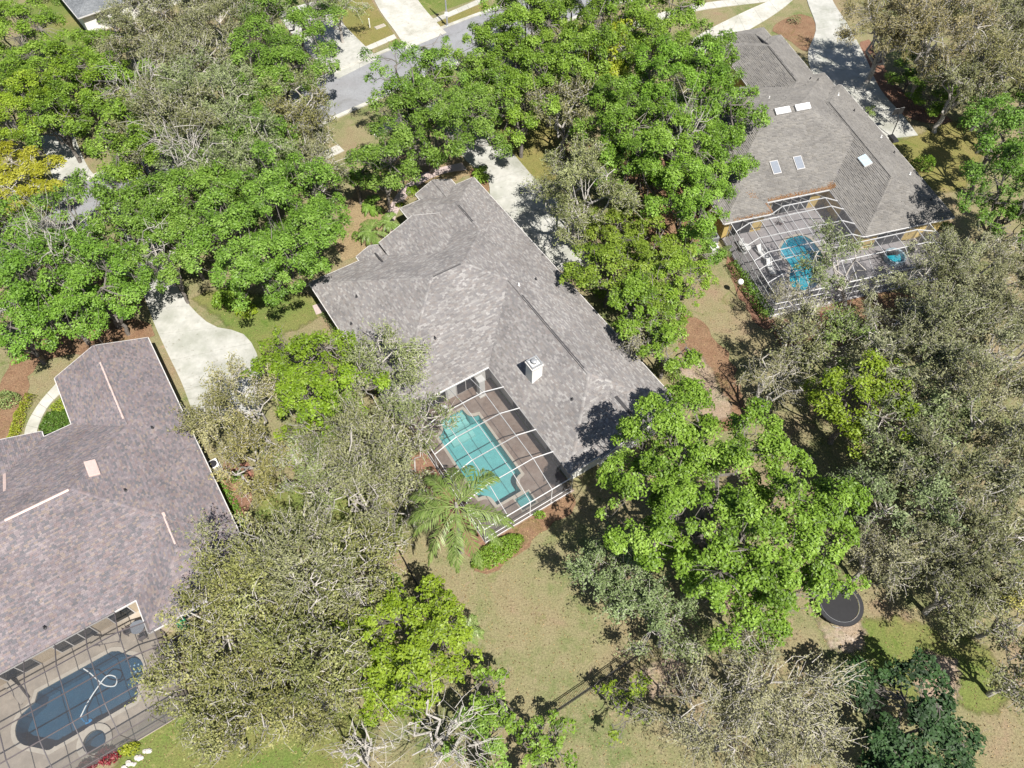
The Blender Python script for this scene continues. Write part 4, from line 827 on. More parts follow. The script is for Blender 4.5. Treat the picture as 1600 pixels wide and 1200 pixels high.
stand('silvery green trees at the bend of the street', 'silvery green fine leaved tree in the roadside wood', ((330, 165, 78, 8), (375, 225, 76, 8, 'silvery green tree beside the large dense oak'), (290, 130, 58, 7.5), (335, 255, 66, 7, 'silvery green tree at the near kerb behind the dense oak')), 'R', tint=(.98, 1.08, .88))
T('pale olive tree with bare forked limbs above the street', 265, 195, 72, 'O', zc=9, tint=(1.1, 1.15, .85), gap=.7); T('olive green tree between silvery crowns and bright oak', 225, 165, 52, 'R', zc=7, tint=(1.05, 1, .7))
T('bright green tree hanging over the street pavement', 215, 240, 56, 'G', zc=6); T('green tree at the near kerb of the street', 245, 320, 56, 'M', zc=6.5); T('slim green tree at the kerb by the long driveway', 195, 300, 36, 'G', zc=6)
T('brownish olive tree at the near kerb', 455, 195, 54, 'O', zc=7, tint=(1.05, 1, .8)); T('thin olive tree overhanging the lower kerb', 490, 258, 46, 'O', zc=6, tint=(.95, 1.1, .8)); T('small green tree behind the dense oak crown', 430, 250, 44, 'M', zc=6)
T('large dense mid green oak next to the grey roofed house', 425, 345, 112, 'M', zc=7.5, dense=1.15, lobes=[(440, 320, 78), (370, 365, 70), (450, 400, 70), (395, 425, 55), (490, 360, 45), (490, 300, 40)], base=(420, 420))
T('green oak beside the long driveway entrance', 285, 370, 46, 'M', zc=6); T('small green tree at the edge of the long driveway', 265, 420, 34, 'M', zc=5)
stand('green oaks in front of the pink roofed house', 'mid green oak on the mulch beyond the pinkish roof', ((50, 430, 80, 7), (135, 435, 78, 7, 'mid green oak on the mulch beside the long white driveway'), (185, 385, 56, 6, 'mid green oak where the long white driveway meets the street'), (15, 505, 66, 6, 'mid green oak over the mulch bed with the olive shrub'), (95, 480, 50, 5.5), (10, 375, 66, 7, 'mid green oak beside the bare pale limbed roadside tree'), (165, 470, 48, 5, 'low mid green oak at the gable end of the pinkish roof')), 'M', tint=(1, 1.05, .95))
T('bare pale limbed tree among the green roadside oaks', 85, 375, 60, 'B', zc=9, gap=1.0, dense=2)
T('big green oak with dark trunk beside the front walkway', 675, 205, 96, 'M', zc=8, base=(674, 268), lobes=[(690, 200, 72), (640, 210, 55), (740, 190, 52), (670, 150, 46), (610, 255, 36)], dense=1.0)
T('open branched green oak leaning over the asphalt street', 640, 115, 68, 'M', zc=10, gap=.3, dense=.32, base=(665, 230)); T('small leafy tree between street and front walkway', 720, 140, 52, 'M', zc=7, tint=(1.05, 1, .9)); T('small green tree on the verge left of the front lawn', 552, 262, 34, 'M', zc=5, gap=.75, dense=.75)
T('low green tree shading the front lawn', 600, 275, 34, 'M', zc=4.5)
stand('bright green oaks along the verge', 'bright green oak in the row between street and right driveway', ((815, 45, 72, 8, 'bright green oak overhanging the right end of the street'), (775, 95, 58, 7.5, 'bright green oak at the kerb beside the front walkway oak'), (890, 35, 74, 8), (965, 30, 66, 8, 'bright green oak above the yellow leaved tree'), (1015, 85, 64, 8), (860, 110, 60, 7.5, 'bright green oak above the brown olive oak'), (1030, 25, 52, 7, 'bright green oak touching the pale sidewalk'), (910, 100, 52, 7.5)), 'G')
T('yellow leaved tree among the bright green oaks', 945, 75, 42, 'A', zc=7.5, tint=(.95, 1.1, 1)); T('bright green tree overhanging the drive entrance', 815, 170, 52, 'G', zc=6.5)
T('brown olive oak between green oaks behind the driveway', 885, 165, 58, 'O', zc=7, tint=(1.1, 1, .95))
stand('bright green oaks beside the brownish roof', 'bright green oak in the stand beside the brownish grey roof', ((960, 185, 66, 7.5, 'bright green oak beside the round olive grey oak'), (1060, 130, 78, 8.5), (1110, 95, 50, 7.5, 'bright green oak at the pale loop driveway'), (1035, 235, 88, 8), (1125, 190, 58, 7.5, 'bright green oak over the left slope of the brownish grey roof'), (1075, 310, 70, 7, 'bright green oak above the grey air conditioner'), (985, 265, 54, 6.5), (1120, 260, 50, 6.5, 'bright green oak over the left eave of the brownish grey roof')), 'G', tint=(.92, 1, 1))
T('round olive grey oak shading the concrete driveway of the grey house', 900, 305, 90, 'O', zc=6.5, tint=(1.08, 1.08, .95), base=(905, 400), dense=1.15)
stand('small trees along the side of the grey house', 'light green small tree beside the right eave of the grey house', ((955, 425, 54, 5, 'light green small tree at the end of the shaded concrete driveway'), (1020, 405, 58, 5), (1005, 480, 54, 5), (1066, 435, 46, 4.5, 'light green small tree on the open strip between the two right houses'), (1045, 545, 42, 4.5, 'light green small tree by the sandy path'), (1035, 500, 42, 4)), 'G', tint=(1.08, .98, 1.0))
T('sparse grey twigged tree over the eave of the grey house', 1000, 520, 30, 'S', zc=4.5)
stand('big olive oaks beyond the shaded driveway', 'big brown olive oak beyond the shaded driveway of the right house', ((1395, 35, 72, 8, 'big brown olive oak leaning over the shaded driveway'), (1465, 50, 86, 9, 'big brown olive oak with a thick pale leaning trunk', (1425, 150)), (1545, 40, 84, 8), (1570, 115, 70, 7.5), (1505, 125, 58, 7, 'brown olive oak above the right side lawn'), (1600, 60, 64, 8)), 'O', tint=(1.15, 1.02, .9))
stand('dark green trees at the right lawn', 'dense green tree casting shade on the right side lawn', ((1575, 205, 64, 8.5), (1595, 290, 70, 9), (1565, 165, 46, 5.5, 'dense green tree under the brown olive oaks'), (1570, 350, 44, 5.5)), 'M', tint=(.85, .92, .9))
T('low green undergrowth tree under the big olive oaks', 1425, 115, 34, 'M', zc=2.5); T('green bush like tree by the red mulch edge', 1465, 150, 36, 'G', zc=2.2, tint=(.9, .95, .9))
T('sparse sage leaved tree leaning over the white L shaped enclosure', 1300, 405, 56, 'R', zc=6.5, gap=.6, dense=.5, base=(1320, 480)); T('thin leafed grey tree at the corner of the white L shaped enclosure', 1255, 480, 42, 'S', zc=5, gap=.6)
stand('grey olive live oaks in the wood behind the right house', 'grey olive live oak in the dense wood behind the right pool', ((1475, 440, 74, 7, 'grey olive live oak shading the fire ring'), (1555, 420, 78, 7, 'grey olive live oak at the corner of the right side lawn'), (1400, 545, 86, 7.5, 'grey olive live oak beside the light green tree'),
    (1490, 540, 86, 8), (1580, 530, 82, 8), (1450, 620, 74, 7, 'grey olive live oak touching the yellow green tree'), (1540, 640, 90, 8), (1590, 740, 78, 7.5), (1410, 780, 80, 7.5, 'grey olive live oak touching the huge bright green oak'), (1480, 750, 86, 8), (1395, 705, 66, 7, 'grey olive live oak below the yellow green tree'), (1530, 850, 80, 7), (1440, 860, 74, 6.5, 'grey olive live oak next to the pale grey oak'), (1520, 480, 60, 7)), lambda x, y: 'O' if (x + y) % 3 else 'R', tint=(.98, .98, 1.08))
T('yellowish olive tree on the right edge of the wood', 1570, 860, 70, 'O', zc=6, tint=(1.3, 1.2, .7)); T('yellowish brown tree by the patchy lower lawn', 1500, 920, 66, 'O', zc=5.5, tint=(1.15, 1.0, .65)); T('yellow tinged tree at the wood edge', 1590, 960, 56, 'O', zc=5.5, tint=(1.3, 1.2, .6))
T('pale grey leaved oak beside the trampoline', 1380, 860, 58, 'S', zc=6, tint=(.95, .95, 1.0)); T('olive tree between the mulch and the white L shaped enclosure', 1250, 530, 58, 'O', zc=6, gap=.7, dense=.7, tint=(1, 1.1, .85)); T('light green tree behind the stone fire ring', 1320, 530, 52, 'O', zc=6, tint=(.95, 1.25, .75))
T('yellow green tree at the edge of the grey olive wood', 1345, 625, 74, 'Y', zc=7, tint=(.95, 1.05, 1)); T('crooked bare limbed tree on the shaded mulch', 1215, 590, 62, 'B', zc=5.5, gap=.8, dense=14, base=(1165, 655))
T('huge bright green oak behind the grey house', 1130, 790, 190, 'G', zc=9, base=(1090, 880), lobes=[(1050, 720, 84), (1150, 710, 80), (1235, 750, 70), (1270, 830, 62), (1170, 820, 86), (1090, 830, 76), (1000, 760, 56), (1285, 885, 50), (1010, 690, 50), (1080, 640, 46), (1200, 880, 66), (1120, 900, 56), (1020, 850, 46)], dense=.95, gap=.72, tint=(.98, 1.02, 1))
T('bright green oak at the lower edge of the huge crown', 1180, 955, 72, 'G', zc=7, base=(1150, 1000), lobes=[(1180, 930, 56), (1165, 985, 46), (1230, 930, 44)])
T('grey green bushy tree on the right of the back lawn', 975, 920, 70, 'R', zc=4.5, lobes=[(960, 890, 50), (990, 940, 54), (930, 900, 36), (1040, 970, 44)], dense=1.2, tint=(.95, 1, 1))
T('sage green small tree below the grey green bushy tree', 1045, 985, 48, 'R', zc=4, dense=.8); T('straw coloured sparse tree in the lower yard', 1200, 1075, 100, 'S', zc=6, dense=.9); T('weeping straw coloured tree with long pale limbs', 1110, 1130, 92, 'S', zc=6, gap=.8, dense=.8); T('thin straw coloured tree at the foot of the lower yard', 1240, 1160, 80, 'S', zc=5)
T('dark glossy evergreen tree with deep shade', 1435, 1155, 100, 'D', zc=4.5, dense=1.2); T('olive tree at the lower lawn corner', 1605, 1060, 56, 'O', zc=5)
T('yellow green tree on the wire fence of the back lawn', 640, 1010, 98, 'Y', zc=5.5, lobes=[(620, 970, 62), (660, 1020, 66), (600, 1040, 52), (690, 985, 42), (650, 1075, 42)], dense=1.15)
T('small round bright green tree below the back fence', 762, 1088, 36, 'G', zc=3.5, tint=(.85, 1, 1)); T('mid green shrub tree under the bare pale tree', 750, 1160, 46, 'M', zc=3); T('yellowish green tree at the foot of the fence', 850, 1170, 46, 'G', zc=3, tint=(1.2, 1.02, .9), dense=.8); T('pale yellow sparse sapling outside the back fence', 985, 1105, 38, 'Y', zc=2.5, dense=.45, gap=.7)
T('bare pale branched tree below the yellow green crown', 690, 1150, 88, 'B', zc=6, gap=1.1, dense=.5); T('dead branched sapling on the lower left lawn', 560, 1170, 66, 'B', zc=4, gap=.35, dense=.5)
stand('olive oaks between the pink roof and the back fence', 'olive live oak between the pinkish roof and the back lawn fence', ((455, 880, 96, 7.5), (385, 895, 82, 7, 'olive live oak over the lower right eave of the pinkish roof', (430, 940)), (345, 990, 88, 7, 'olive live oak hiding the green bin', (400, 1010)), (465, 1000, 96, 7), (300, 1070, 76, 6, 'olive live oak overhanging the bronze enclosure', (340, 1100)),
    (545, 895, 70, 6.5, 'olive live oak reaching the black side fence'), (420, 1090, 84, 6), (550, 980, 54, 6, 'olive live oak touching the yellow green tree on the fence'), (500, 1080, 70, 5.5, 'olive live oak beside the dead branched sapling'), (350, 1150, 60, 5, 'olive live oak on the lower left lawn')), 'O', tint=(1.1, 1.06, .82))
T('olive oak overhanging the white driveway turnaround', 365, 630, 72, 'O', zc=6.5, base=(420, 690), gap=.85, tint=(1.05, 1, .9)); T('brownish olive oak beside the blue bin', 395, 715, 64, 'O', zc=6, base=(420, 750), tint=(1.12, 1, .8))
T('yellow green tree beside the white driveway turnaround', 475, 575, 70, 'Y', zc=6, base=(480, 640), tint=(.92, 1.04, 1)); T('yellow green tree between the two roofs', 525, 625, 68, 'Y', zc=6.5, gap=.85, base=(510, 690), tint=(.92, 1.04, 1)); T('small lime tree below the yellow green crowns', 490, 690, 42, 'Y', zc=4.5)
stand('olive oaks along the left side of the grey house', 'olive live oak beside the left eave of the grey house', ((600, 565, 66, 6.5, 'olive live oak reaching over the left slope of the grey roof', (540, 640)), (575, 680, 76, 7), (620, 720, 64, 6.5, 'olive live oak beside the tall feather palm'), (560, 760, 74, 6.5), (490, 745, 62, 6, 'olive live oak between the small lime tree and green grass'), (635, 660, 52, 6, 'olive live oak against the left wall of the pool enclosure', (600, 700)), (640, 790, 40, 5, 'small olive oak below the tall feather palm'), (530, 700, 60, 6)), 'O', dense=.85, tint=(.95, 1.05, .9))
# filling trees of the roadside wood
T('thin green tree reaching over the left bend of the street', 180, 320, 50, 'M', zc=7, dense=.6, gap=.75); T('loose green tree at the kerb under the bare pale limbs', 95, 330, 46, 'M', zc=6.5, dense=.6, gap=.75)
T('bare grey tree standing among bright green crowns', 215, 130, 50, 'B', zc=9, gap=.8, dense=1); T('bare grey limbed tree above the silvery crowns', 290, 230, 52, 'B', zc=10, gap=.7, dense=1); T('bare twigged tree among the stand beside the brownish roof', 1075, 195, 46, 'B', zc=10.5, gap=.6, dense=1)
T('bare twigged limbs at the drive entrance', 250, 385, 40, 'B', zc=6, gap=.8, dense=1)
T('mid green tree between the near kerb and the large dense oak', 300, 310, 60, 'M', zc=6.5); T('green tree at the kerb by the brownish olive tree', 410, 215, 56, 'M', zc=7); T('bright green tree left of the pale forked limbs', 120, 130, 54, 'G', zc=6.5, tint=(1.1, 1, .8)); T('mid green tree at the corner of the dense oak', 345, 290, 56, 'M', zc=6.5); T('silvery olive tree at the far kerb', 450, 150, 56, 'R', zc=6.5, tint=(1.0, 1, .8))
T('olive green tree behind the far driveway', 525, 10, 36, 'O', zc=5, tint=(.9, 1.1, .8)); T('green tree at the drive entrance of the grey house', 765, 150, 46, 'M', zc=6.5)
T('yellowish olive undergrowth tree behind the driveway oak', 965, 345, 46, 'G', zc=4.5, tint=(1.1, .95, 1)); T('green undergrowth tree beside the red mulch strip', 1085, 385, 34, 'M', zc=3)
for label, px, py, r, k, kw in TREES: make_tree(label, px, py, r, k, **kw)

# palms and cycads
pb = G(722, 862, 0); pt_ = G(713, 791, 8.6)
palm('tall feather palm beside the pool enclosure', pb, 8.6, 18, 4.3, 0.8, 42, seed=4, lean=(pt_.x - pb.x, pt_.y - pb.y), width=0.075, el=(-22, 50))
palm('dark green sago palm on the front mulch bed by the walkway', G(582, 328, 0), 0.6, 26, 1.5, 0.32, 22, 'sago_palm', 'palm', seed=5, mat='leaf_mid', el=(5, 70), width=0.06)
palm('yellow centred sago palm in the round bed by the driveway', G(751, 278, 0), 0.6, 24, 1.25, 0.3, 20, 'sago_palm', 'palm', seed=6, mat='leaf_bright', el=(5, 70), width=0.06)
palm('grey green date palm at the left front corner of the grey roof', G(582, 374, 0), 1.2, 24, 1.7, 0.38, 24, 'date_palm', 'palm', seed=7, el=(0, 70), tint=(1, 1.1, 1), width=0.05)
palm('small date palm at the end of the front walkway', G(610, 357, 0), 1.0, 20, 1.3, 0.34, 22, 'date_palm', 'palm', seed=8, el=(0, 70), tint=(1.1, 1.2, 1.1), width=0.05)
palm('little palm at the back fence beside the yellow green tree', G(733, 990, 0), 1.3, 14, 1.3, 0.36, 20, 'date_palm', 'palm', seed=9, el=(0, 70), tint=(1.2, 1.2, 1.3), width=0.05)
palm('spiky agave like palm beside the eave of the right house', G(1358, 178, 0), 0.4, 12, 0.9, 0.2, 14, 'sago_palm', 'palm', seed=10, el=(10, 70), width=0.05)
# hedges and shrubs
hx = G(778, 864, 0); hedge = [(hx.x + 2.45 * math.cos(t) * .85 - 1.0 * math.sin(t) * .53, hx.y + 2.45 * math.cos(t) * .53 + 1.0 * math.sin(t) * .85) for t in np.linspace(0, 6.1, 26)]
shrub('low oval clipped green hedge at the foot of the pool enclosure', hedge, 'leaf_bright', 0.75, 'hedge', 'hedge', den=420, seed=1, L=0.15)
def blob(px, py, r, seed, ratio=0.8):
    c = G(px, py, 0); rr = random.Random(seed); return [(c.x + r * math.cos(t) * rr.uniform(.85, 1.1), c.y + r * ratio * math.sin(t) * rr.uniform(.85, 1.1)) for t in np.linspace(0, 6.0, 14)]
def strip_poly(pts, w):
    P = [Vector(p[:2]) for p in pts]; return [tuple(p) for p in offset(P, w / 2)] + [tuple(p) for p in offset(P, -w / 2)[::-1]]
shrub('dark green hedge along the left side of the white L shaped enclosure', strip_poly(gp((1140, 415), (1165, 450), (1200, 500)), 1.4), 'leaf_mid', 1.2, 'hedge', 'hedge', seed=2, tint=(.8, .85, .8))
shrub('yellow croton hedge along the curved walkway', strip_poly(gp((52, 618), (36, 645), (22, 690)), 0.95), 'leaf_lime', 0.7, 'hedge', 'hedge', seed=3, L=0.13, den=320)
shrub('dark groundcover bed inside the curved walkway', gp((112, 640), (75, 645), (62, 670), (64, 690), (112, 668)), 'leaf_mid', 0.35, 'groundcover', 'shrub', den=330, seed=4, tint=(.55, .6, .6))
shrub('yellow green edging plants beside the dark groundcover', gp((100, 622), (78, 640), (95, 648), (112, 638)), 'leaf_lime', 0.5, seed=5, tint=(.9, 1, 1))
shrub('bright round yellow green shrub by the front walkway', blob(645, 303, 0.75, 6, 1), 'leaf_yellow', 0.9, seed=6, L=0.12, den=420, tint=(.95, 1.1, 1))
shrub('glossy green croton clump beside the long driveway', blob(362, 472, 2.0, 7, .75), 'leaf_bright', 1.2, seed=7, L=0.3, den=120); shrub('lime tipped croton clump behind the driveway lawn', blob(385, 488, 1.3, 8, .7), 'leaf_lime', 0.8, seed=8, L=0.28, den=120, tint=(.85, 1, 1))
shrub('green shrub row at the right eave of the grey house', strip_poly(gp((895, 415), (920, 445), (945, 470)), 1.1), 'leaf_bright', 1.0, seed=9); shrub('loose green shrub row at the garage corner', strip_poly(gp((1030, 570), (1062, 600), (1085, 640)), 1.3), 'leaf_bright', 1.1, seed=10)
shrub('two toned round shrub on the right side lawn', blob(1440, 262, 1.5, 11), 'leaf_yellow', 1.3, seed=11, tint=(.75, .95, 1)); shrub('bright green clump at the corner of the yellow wall', blob(1475, 358, 0.7, 12), 'leaf_bright', 0.9, seed=12)
shrub('clipped dark shrub on the far lawn bed', blob(68, 2, 1.2, 13), 'leaf_olive', 0.9, seed=13); shrub('clipped bright shrub on the far lawn bed', blob(97, 4, 1.4, 14), 'leaf_mid', 1.1, seed=14)
shrub('red leaved ti plants at the foot of the bronze enclosure', blob(170, 1182, 0.85, 15, .7), 'leaf_red', 0.7, seed=15, L=0.3, den=130, w=.3); shrub('dark red ti plant at the end of the bronze enclosure', blob(140, 1196, 0.6, 16), 'leaf_red', 0.55, seed=16, L=0.3, den=110, w=.3, tint=(.7, .9, .9))
shrub('lime yellow bush between red plants and white rocks', blob(203, 1170, 0.75, 17, .7), 'leaf_lime', 0.7, seed=17, L=0.16, den=260); shrub('green patio plant beside the bronze enclosure eave', gp((64, 1026), (84, 1012), (96, 1008), (92, 1018), (72, 1032)), 'leaf_mid', 0.6, seed=18, tint=(.7, .8, .7))
shrub('small green shrub at the right corner of the oval hedge', blob(842, 806, 0.55, 19), 'leaf_bright', 0.4, seed=19); shrub('reddish shrub in the mulch by the white L shaped enclosure', blob(1276, 498, 0.7, 20), 'leaf_red', 0.7, seed=20, tint=(.8, 1.4, 1.2))
shrub('dark green shrub beside the left wall of the right house', blob(1100, 400, 0.9, 21), 'leaf_mid', 1.0, seed=21); shrub('green shrubs along the shaded wall of the pinkish roof house', strip_poly(gp((345, 745), (368, 800), (385, 850)), 1.0), 'leaf_mid', 0.7, seed=22, tint=(.8, .85, .8))
shrub('olive shrub at the mulch edge in front of the pinkish roof', blob(12, 628, 1.3, 23), 'leaf_olive', 0.9, seed=23, tint=(.9, 1.15, .8)); shrub('loose olive shrubs along the left eave of the grey house', strip_poly(gp((510, 490), (535, 530), (560, 580)), 1.1), 'leaf_olive', 0.8, seed=24, tint=(.85, 1.1, .9))
shrub('twiggy reddish shrub in the island bed', blob(1240, 35, 1.0, 25), 'leaf_olive', 0.7, seed=25, den=90); shrub('small green shrubs by the fence corner', blob(615, 905, .6, 26), 'leaf_mid', .5, seed=26)
shrub('tiny green tufts in the front bed beside the entry', blob(625, 322, .5, 27), 'leaf_yellow', .35, seed=27, tint=(.8, .8, .8)); shrub('mounded green shrub left of the front entry', blob(560, 372, .8, 28), 'leaf_mid', .7, seed=28)
# fallen leaves
rng = np.random.default_rng(5); n = 26000
q = np.c_[rng.uniform(0, 1600, n), rng.uniform(300, 1215, n)]; pts = np.array([tuple(G(x, y, 0)) for x, y in q]); hole = np.zeros(n, bool)
for pl in POOLS_W + [[mainw(*p) for p in ((-8.6, -.4), (11.3, -.4), (11.3, 35), (-9.5, 35), (-9.5, 13))], [mainw(*p) for p in ((-62, .3), (-32.5, .3), (-32.5, 6), (-25, 6), (-25, 33), (-62, 33))], [rightw(*p) for p in ((-13, -5.3), (7.6, -5.3), (10.5, 0), (10.5, 35), (-13, 35))]]:
    P = np.array(pl); x, y = pts[:, 0], pts[:, 1]; ins = np.zeros(n, bool); j = len(P) - 1
    for i in range(len(P)): ins ^= ((P[i, 1] > y) != (P[j, 1] > y)) & (x < (P[j, 0] - P[i, 0]) * (y - P[i, 1]) / (P[j, 1] - P[i, 1] + 1e-9) + P[i, 0]); j = i
    hole |= ins
pts = pts[~hole]; n = len(pts); pts[:, 2] = 0.053; Ls = rng.uniform(0.06, 0.15, n)
tag(mesh_quads('leaf_litter', leaf_quads(pts, unit(np.array([0, 0, 1.0]) + rng.normal(size=(n, 3)) * 0.25), Ls, Ls * 0.55, rng), 'leaf_litter', None, rng.random(n)), 'dry fallen leaves strewn over the lawns and beds', 'leaf litter', kind='stuff')

# ------------------------------------------------------------------ fences
def fence(label, pts, h=1.25, step=2.4):
    P = [Vector(G(x, y, 0)) for x, y in pts]; t = thing('metal_fence', label, 'fence', P[0]); P = [p - P[0] for p in P]; pk = MB()
    for a, b in zip(P, P[1:]):
        L = (b - a).length; n = max(1, round(L / step)); d = (b - a) / n
        for i in range(n + (b is P[-1])):
            p = a + d * i; MB().bar((p.x, p.y, -0.05), (p.x, p.y, h + 0.06), 0.06).build('post', 'black_metal', t)
        for i in range(n):
            for z in (0.15, h - 0.18, h): MB().bar(tuple(a + d * i + Vector((0, 0, z))), tuple(a + d * (i + 1) + Vector((0, 0, z))), 0.035, 0.04).build('rail', 'black_metal', t)
        m = int(L / 0.11)
        for i in range(1, m): p = a + (b - a) * (i / m); pk.bar((p.x, p.y, 0.06), (p.x, p.y, h - 0.02), 0.018)
    tag(pk.build('pickets', 'black_metal', t), kind='stuff'); return t
fence('black metal fence along the left side of the back lawn', [(618, 852), (664, 938), (700, 1000), (742, 1058)])
fence('black metal fence crossing the foot of the back lawn', [(866, 1116), (925, 1076), (972, 1044), (1010, 1018)])

# ------------------------------------------------------------------ trampoline
c = G(1312, 942, 0.7); tr = thing('trampoline', 'round black trampoline in the shade of the huge oak', 'trampoline', (c.x, c.y, 0))
R_ = 1.75
def ring(r0, r1, z0, z1, n=32): return MB().slab(arc(0, 0, r1, 0, 360 * (n - 1) / n, n - 1), z0, z1, [arc(0, 0, r0, 0, 360 * (n - 1) / n, n - 1)])
ring(R_ - 0.26, R_, 0.66, 0.72).build('safety_pad', 'plastic_black', tr); MB().slab(arc(0, 0, R_ - 0.3, 0, 348.75, 31), 0.64, 0.655).build('jump_mat', 'black_metal', tr)
ring(R_, R_ + 0.05, 0.64, 0.70).build('frame_ring', 'black_metal', tr)
for k in range(6):
    a = k * math.pi / 3 + .3; x, y = math.cos(a) * (R_ + .03), math.sin(a) * (R_ + .03)
    x2, y2 = math.cos(a + .2) * R_, math.sin(a + .2) * R_
    MB().tube([(x2, y2, 0.65), (x2, y2, 0.03), (math.cos(a - .2) * R_, math.sin(a - .2) * R_, 0.03), (math.cos(a - .2) * R_, math.sin(a - .2) * R_, 0.65)], 0.025, 6).build('leg', 'grey_metal', tr)
MB().tube([(*p, 0.735) for p in arc(0, 0, R_ - .27, 0, 360, 32)], 0.012, 6).build('spring_cord', 'grey_metal', tr)

# ------------------------------------------------------------------ basketball hoop
b = G(1393, 214, 0.1); bb = thing('basketball_hoop', 'black portable basketball hoop on the concrete driveway', 'basketball hoop', (b.x, b.y, 0.088), math.radians(15))
MB().add([(-.4, -1.0, 0), (.4, -1.0, 0), (.4, .35, 0), (-.4, .35, 0), (-.3, -.9, .2), (.3, -.9, .2), (.3, .25, .2), (-.3, .25, .2)], [(3, 2, 1, 0), (4, 5, 6, 7), (0, 1, 5, 4), (1, 2, 6, 5), (2, 3, 7, 6), (3, 0, 4, 7)]).build('base', 'plastic_black', bb)
MB().tube([(0, .1, .2), (0, .25, 2.1), (0, .75, 2.95)], 0.055, 8).build('pole', 'black_metal', bb)
bd = MB().box(-.65, .65, .78, .83, 2.6, 3.4).build('backboard', 'plastic_black', bb)
m = MB()
for x0, x1, z0, z1 in ((-.65, .65, 3.36, 3.4), (-.65, .65, 2.6, 2.64), (-.65, -.61, 2.64, 3.36), (.61, .65, 2.64, 3.36)): m.box(x0, x1, .832, .845, z0, z1)
m.build('board_edge', 'plastic_white', bd); MB().tube([(math.cos(a) * .23, 1.12 + math.sin(a) * .23, 2.75) for a in np.linspace(0, 2 * math.pi, 17)], 0.015, 6).build('rim', 'cushion_red', bb)

# ------------------------------------------------------------------ street furniture
b = G(699, 41, 0); sl = thing('street_lamp', 'grey street lamp at the far kerb beside the driveway', 'street lamp', b)
MB().tube([(0, 0, 0), (0, 0, 4), (0, 0, 8.2)], [0.13, 0.10, 0.07], 10).build('pole', 'grey_metal', sl); MB().tube([(0, 0, 8.1), (.7, -1.0, 8.5), (1.1, -1.5, 8.5)], 0.045, 6).build('arm', 'grey_metal', sl)
MB().lathe([(0.05, 0.1), (0.2, 0.05), (0.24, -0.06), (0.12, -0.1)], 12, (1.2, -1.65, 8.48)).build('lamp_head', 'grey_metal', sl); MB().lathe([(0.22, 0), (0.22, 0.15), (0.15, 0.2)], 10).build('base_plate', 'grey_metal', sl)
MB().box(-.22, .22, -.16, -.13, 1.5, 2.1).build('sign_plate', 'plastic_white', sl)
b = G(578, 43, 0); mk = thing('utility_marker', 'white utility marker post on the far lawn', 'marker post', b); MB().tube([(0, 0, 0), (0.03, 0, 1.1)], 0.07, 8).build('post', 'plastic_white', mk); MB().lathe([(0.08, 0), (0.08, 0.18), (0.03, 0.22)], 8, (0.03, 0, 1.08)).build('cap', 'plastic_white', mk)
b = G(594, 42, 0); ub = thing('utility_vault', 'beige utility vault lid set in the far lawn', 'utility box', b, math.radians(35)); MB().box(-.75, .75, -.32, .32, 0, .1).build('frame', 'concrete', ub)
for i in (-1, 1): MB().box(i * .36 - .33, i * .36 + .33, -.26, .26, .1, .13).build('lid', 'cushion_tan', ub)
b = G(509, 113, 0); mb = thing('mailbox', 'white mailbox on a post at the far kerb', 'mailbox', b, math.radians(38)); MB().bar((0, 0, 0), (0, 0, 1.05), 0.1).build('post', 'plastic_white', mb)
MB().tube([(-.05, -.28, 1.18), (-.05, .28, 1.18)], 0.13, 10).build('box', 'plastic_white', mb); MB().box(.08, .1, -.1, -.05, 1.15, 1.42).build('flag', 'cushion_red', mb)
b = G(1149, 462, 0); gl = thing('garden_lamp', 'white globe garden lamp beside the dark hedge', 'lamp', b); MB().tube([(0, 0, 0), (0, 0, 1.7)], [.05, .035], 8).build('post', 'black_metal', gl); MB().lathe([(0.14, 0), (0.14, .1), (.08, .14)], 10, (0, 0, 1.66)).build('collar', 'black_metal', gl)
MB().lathe([(0.05, -.29)] + [(0.3 * math.cos(t), 0.3 * math.sin(t)) for t in np.linspace(-1.2, 1.2, 9)] + [(0.05, .29)], 16, (0, 0, 2.08)).build('globe', 'plastic_white', gl, True)

# ------------------------------------------------------------------ yard items
def ac_unit(label, pos, rz, mat='grey_metal'):
    t = thing('air_conditioner', label, 'air conditioner', pos, rz); MB().box(-.5, .5, -.5, .5, 0, .1).build('pad', 'grey_concrete', t); MB().box(-.42, .42, -.42, .42, .1, .95).build('casing', mat, t)
    MB().lathe([(.36, 0), (.36, .03), (.05, .05)], 14, (0, 0, .952)).build('fan_grille', 'plastic_black', t)
    for k in range(6): MB().box(-.43, .43, -.432, -.421, .2 + k * .11, .24 + k * .11).build('louvre', 'plastic_black', t)
    return t
ac_unit('grey air conditioner beside the left wall of the right house', G(1113, 378, 0), A_RIGHT); ac_unit('white air conditioner beside the red mulch by the right house', G(1112, 394, 0), A_RIGHT + .2, 'plastic_white')
ac_unit('white air conditioner by the shaded wall of the pinkish roof house', G(338, 733, 0), A_MAIN, 'plastic_white')
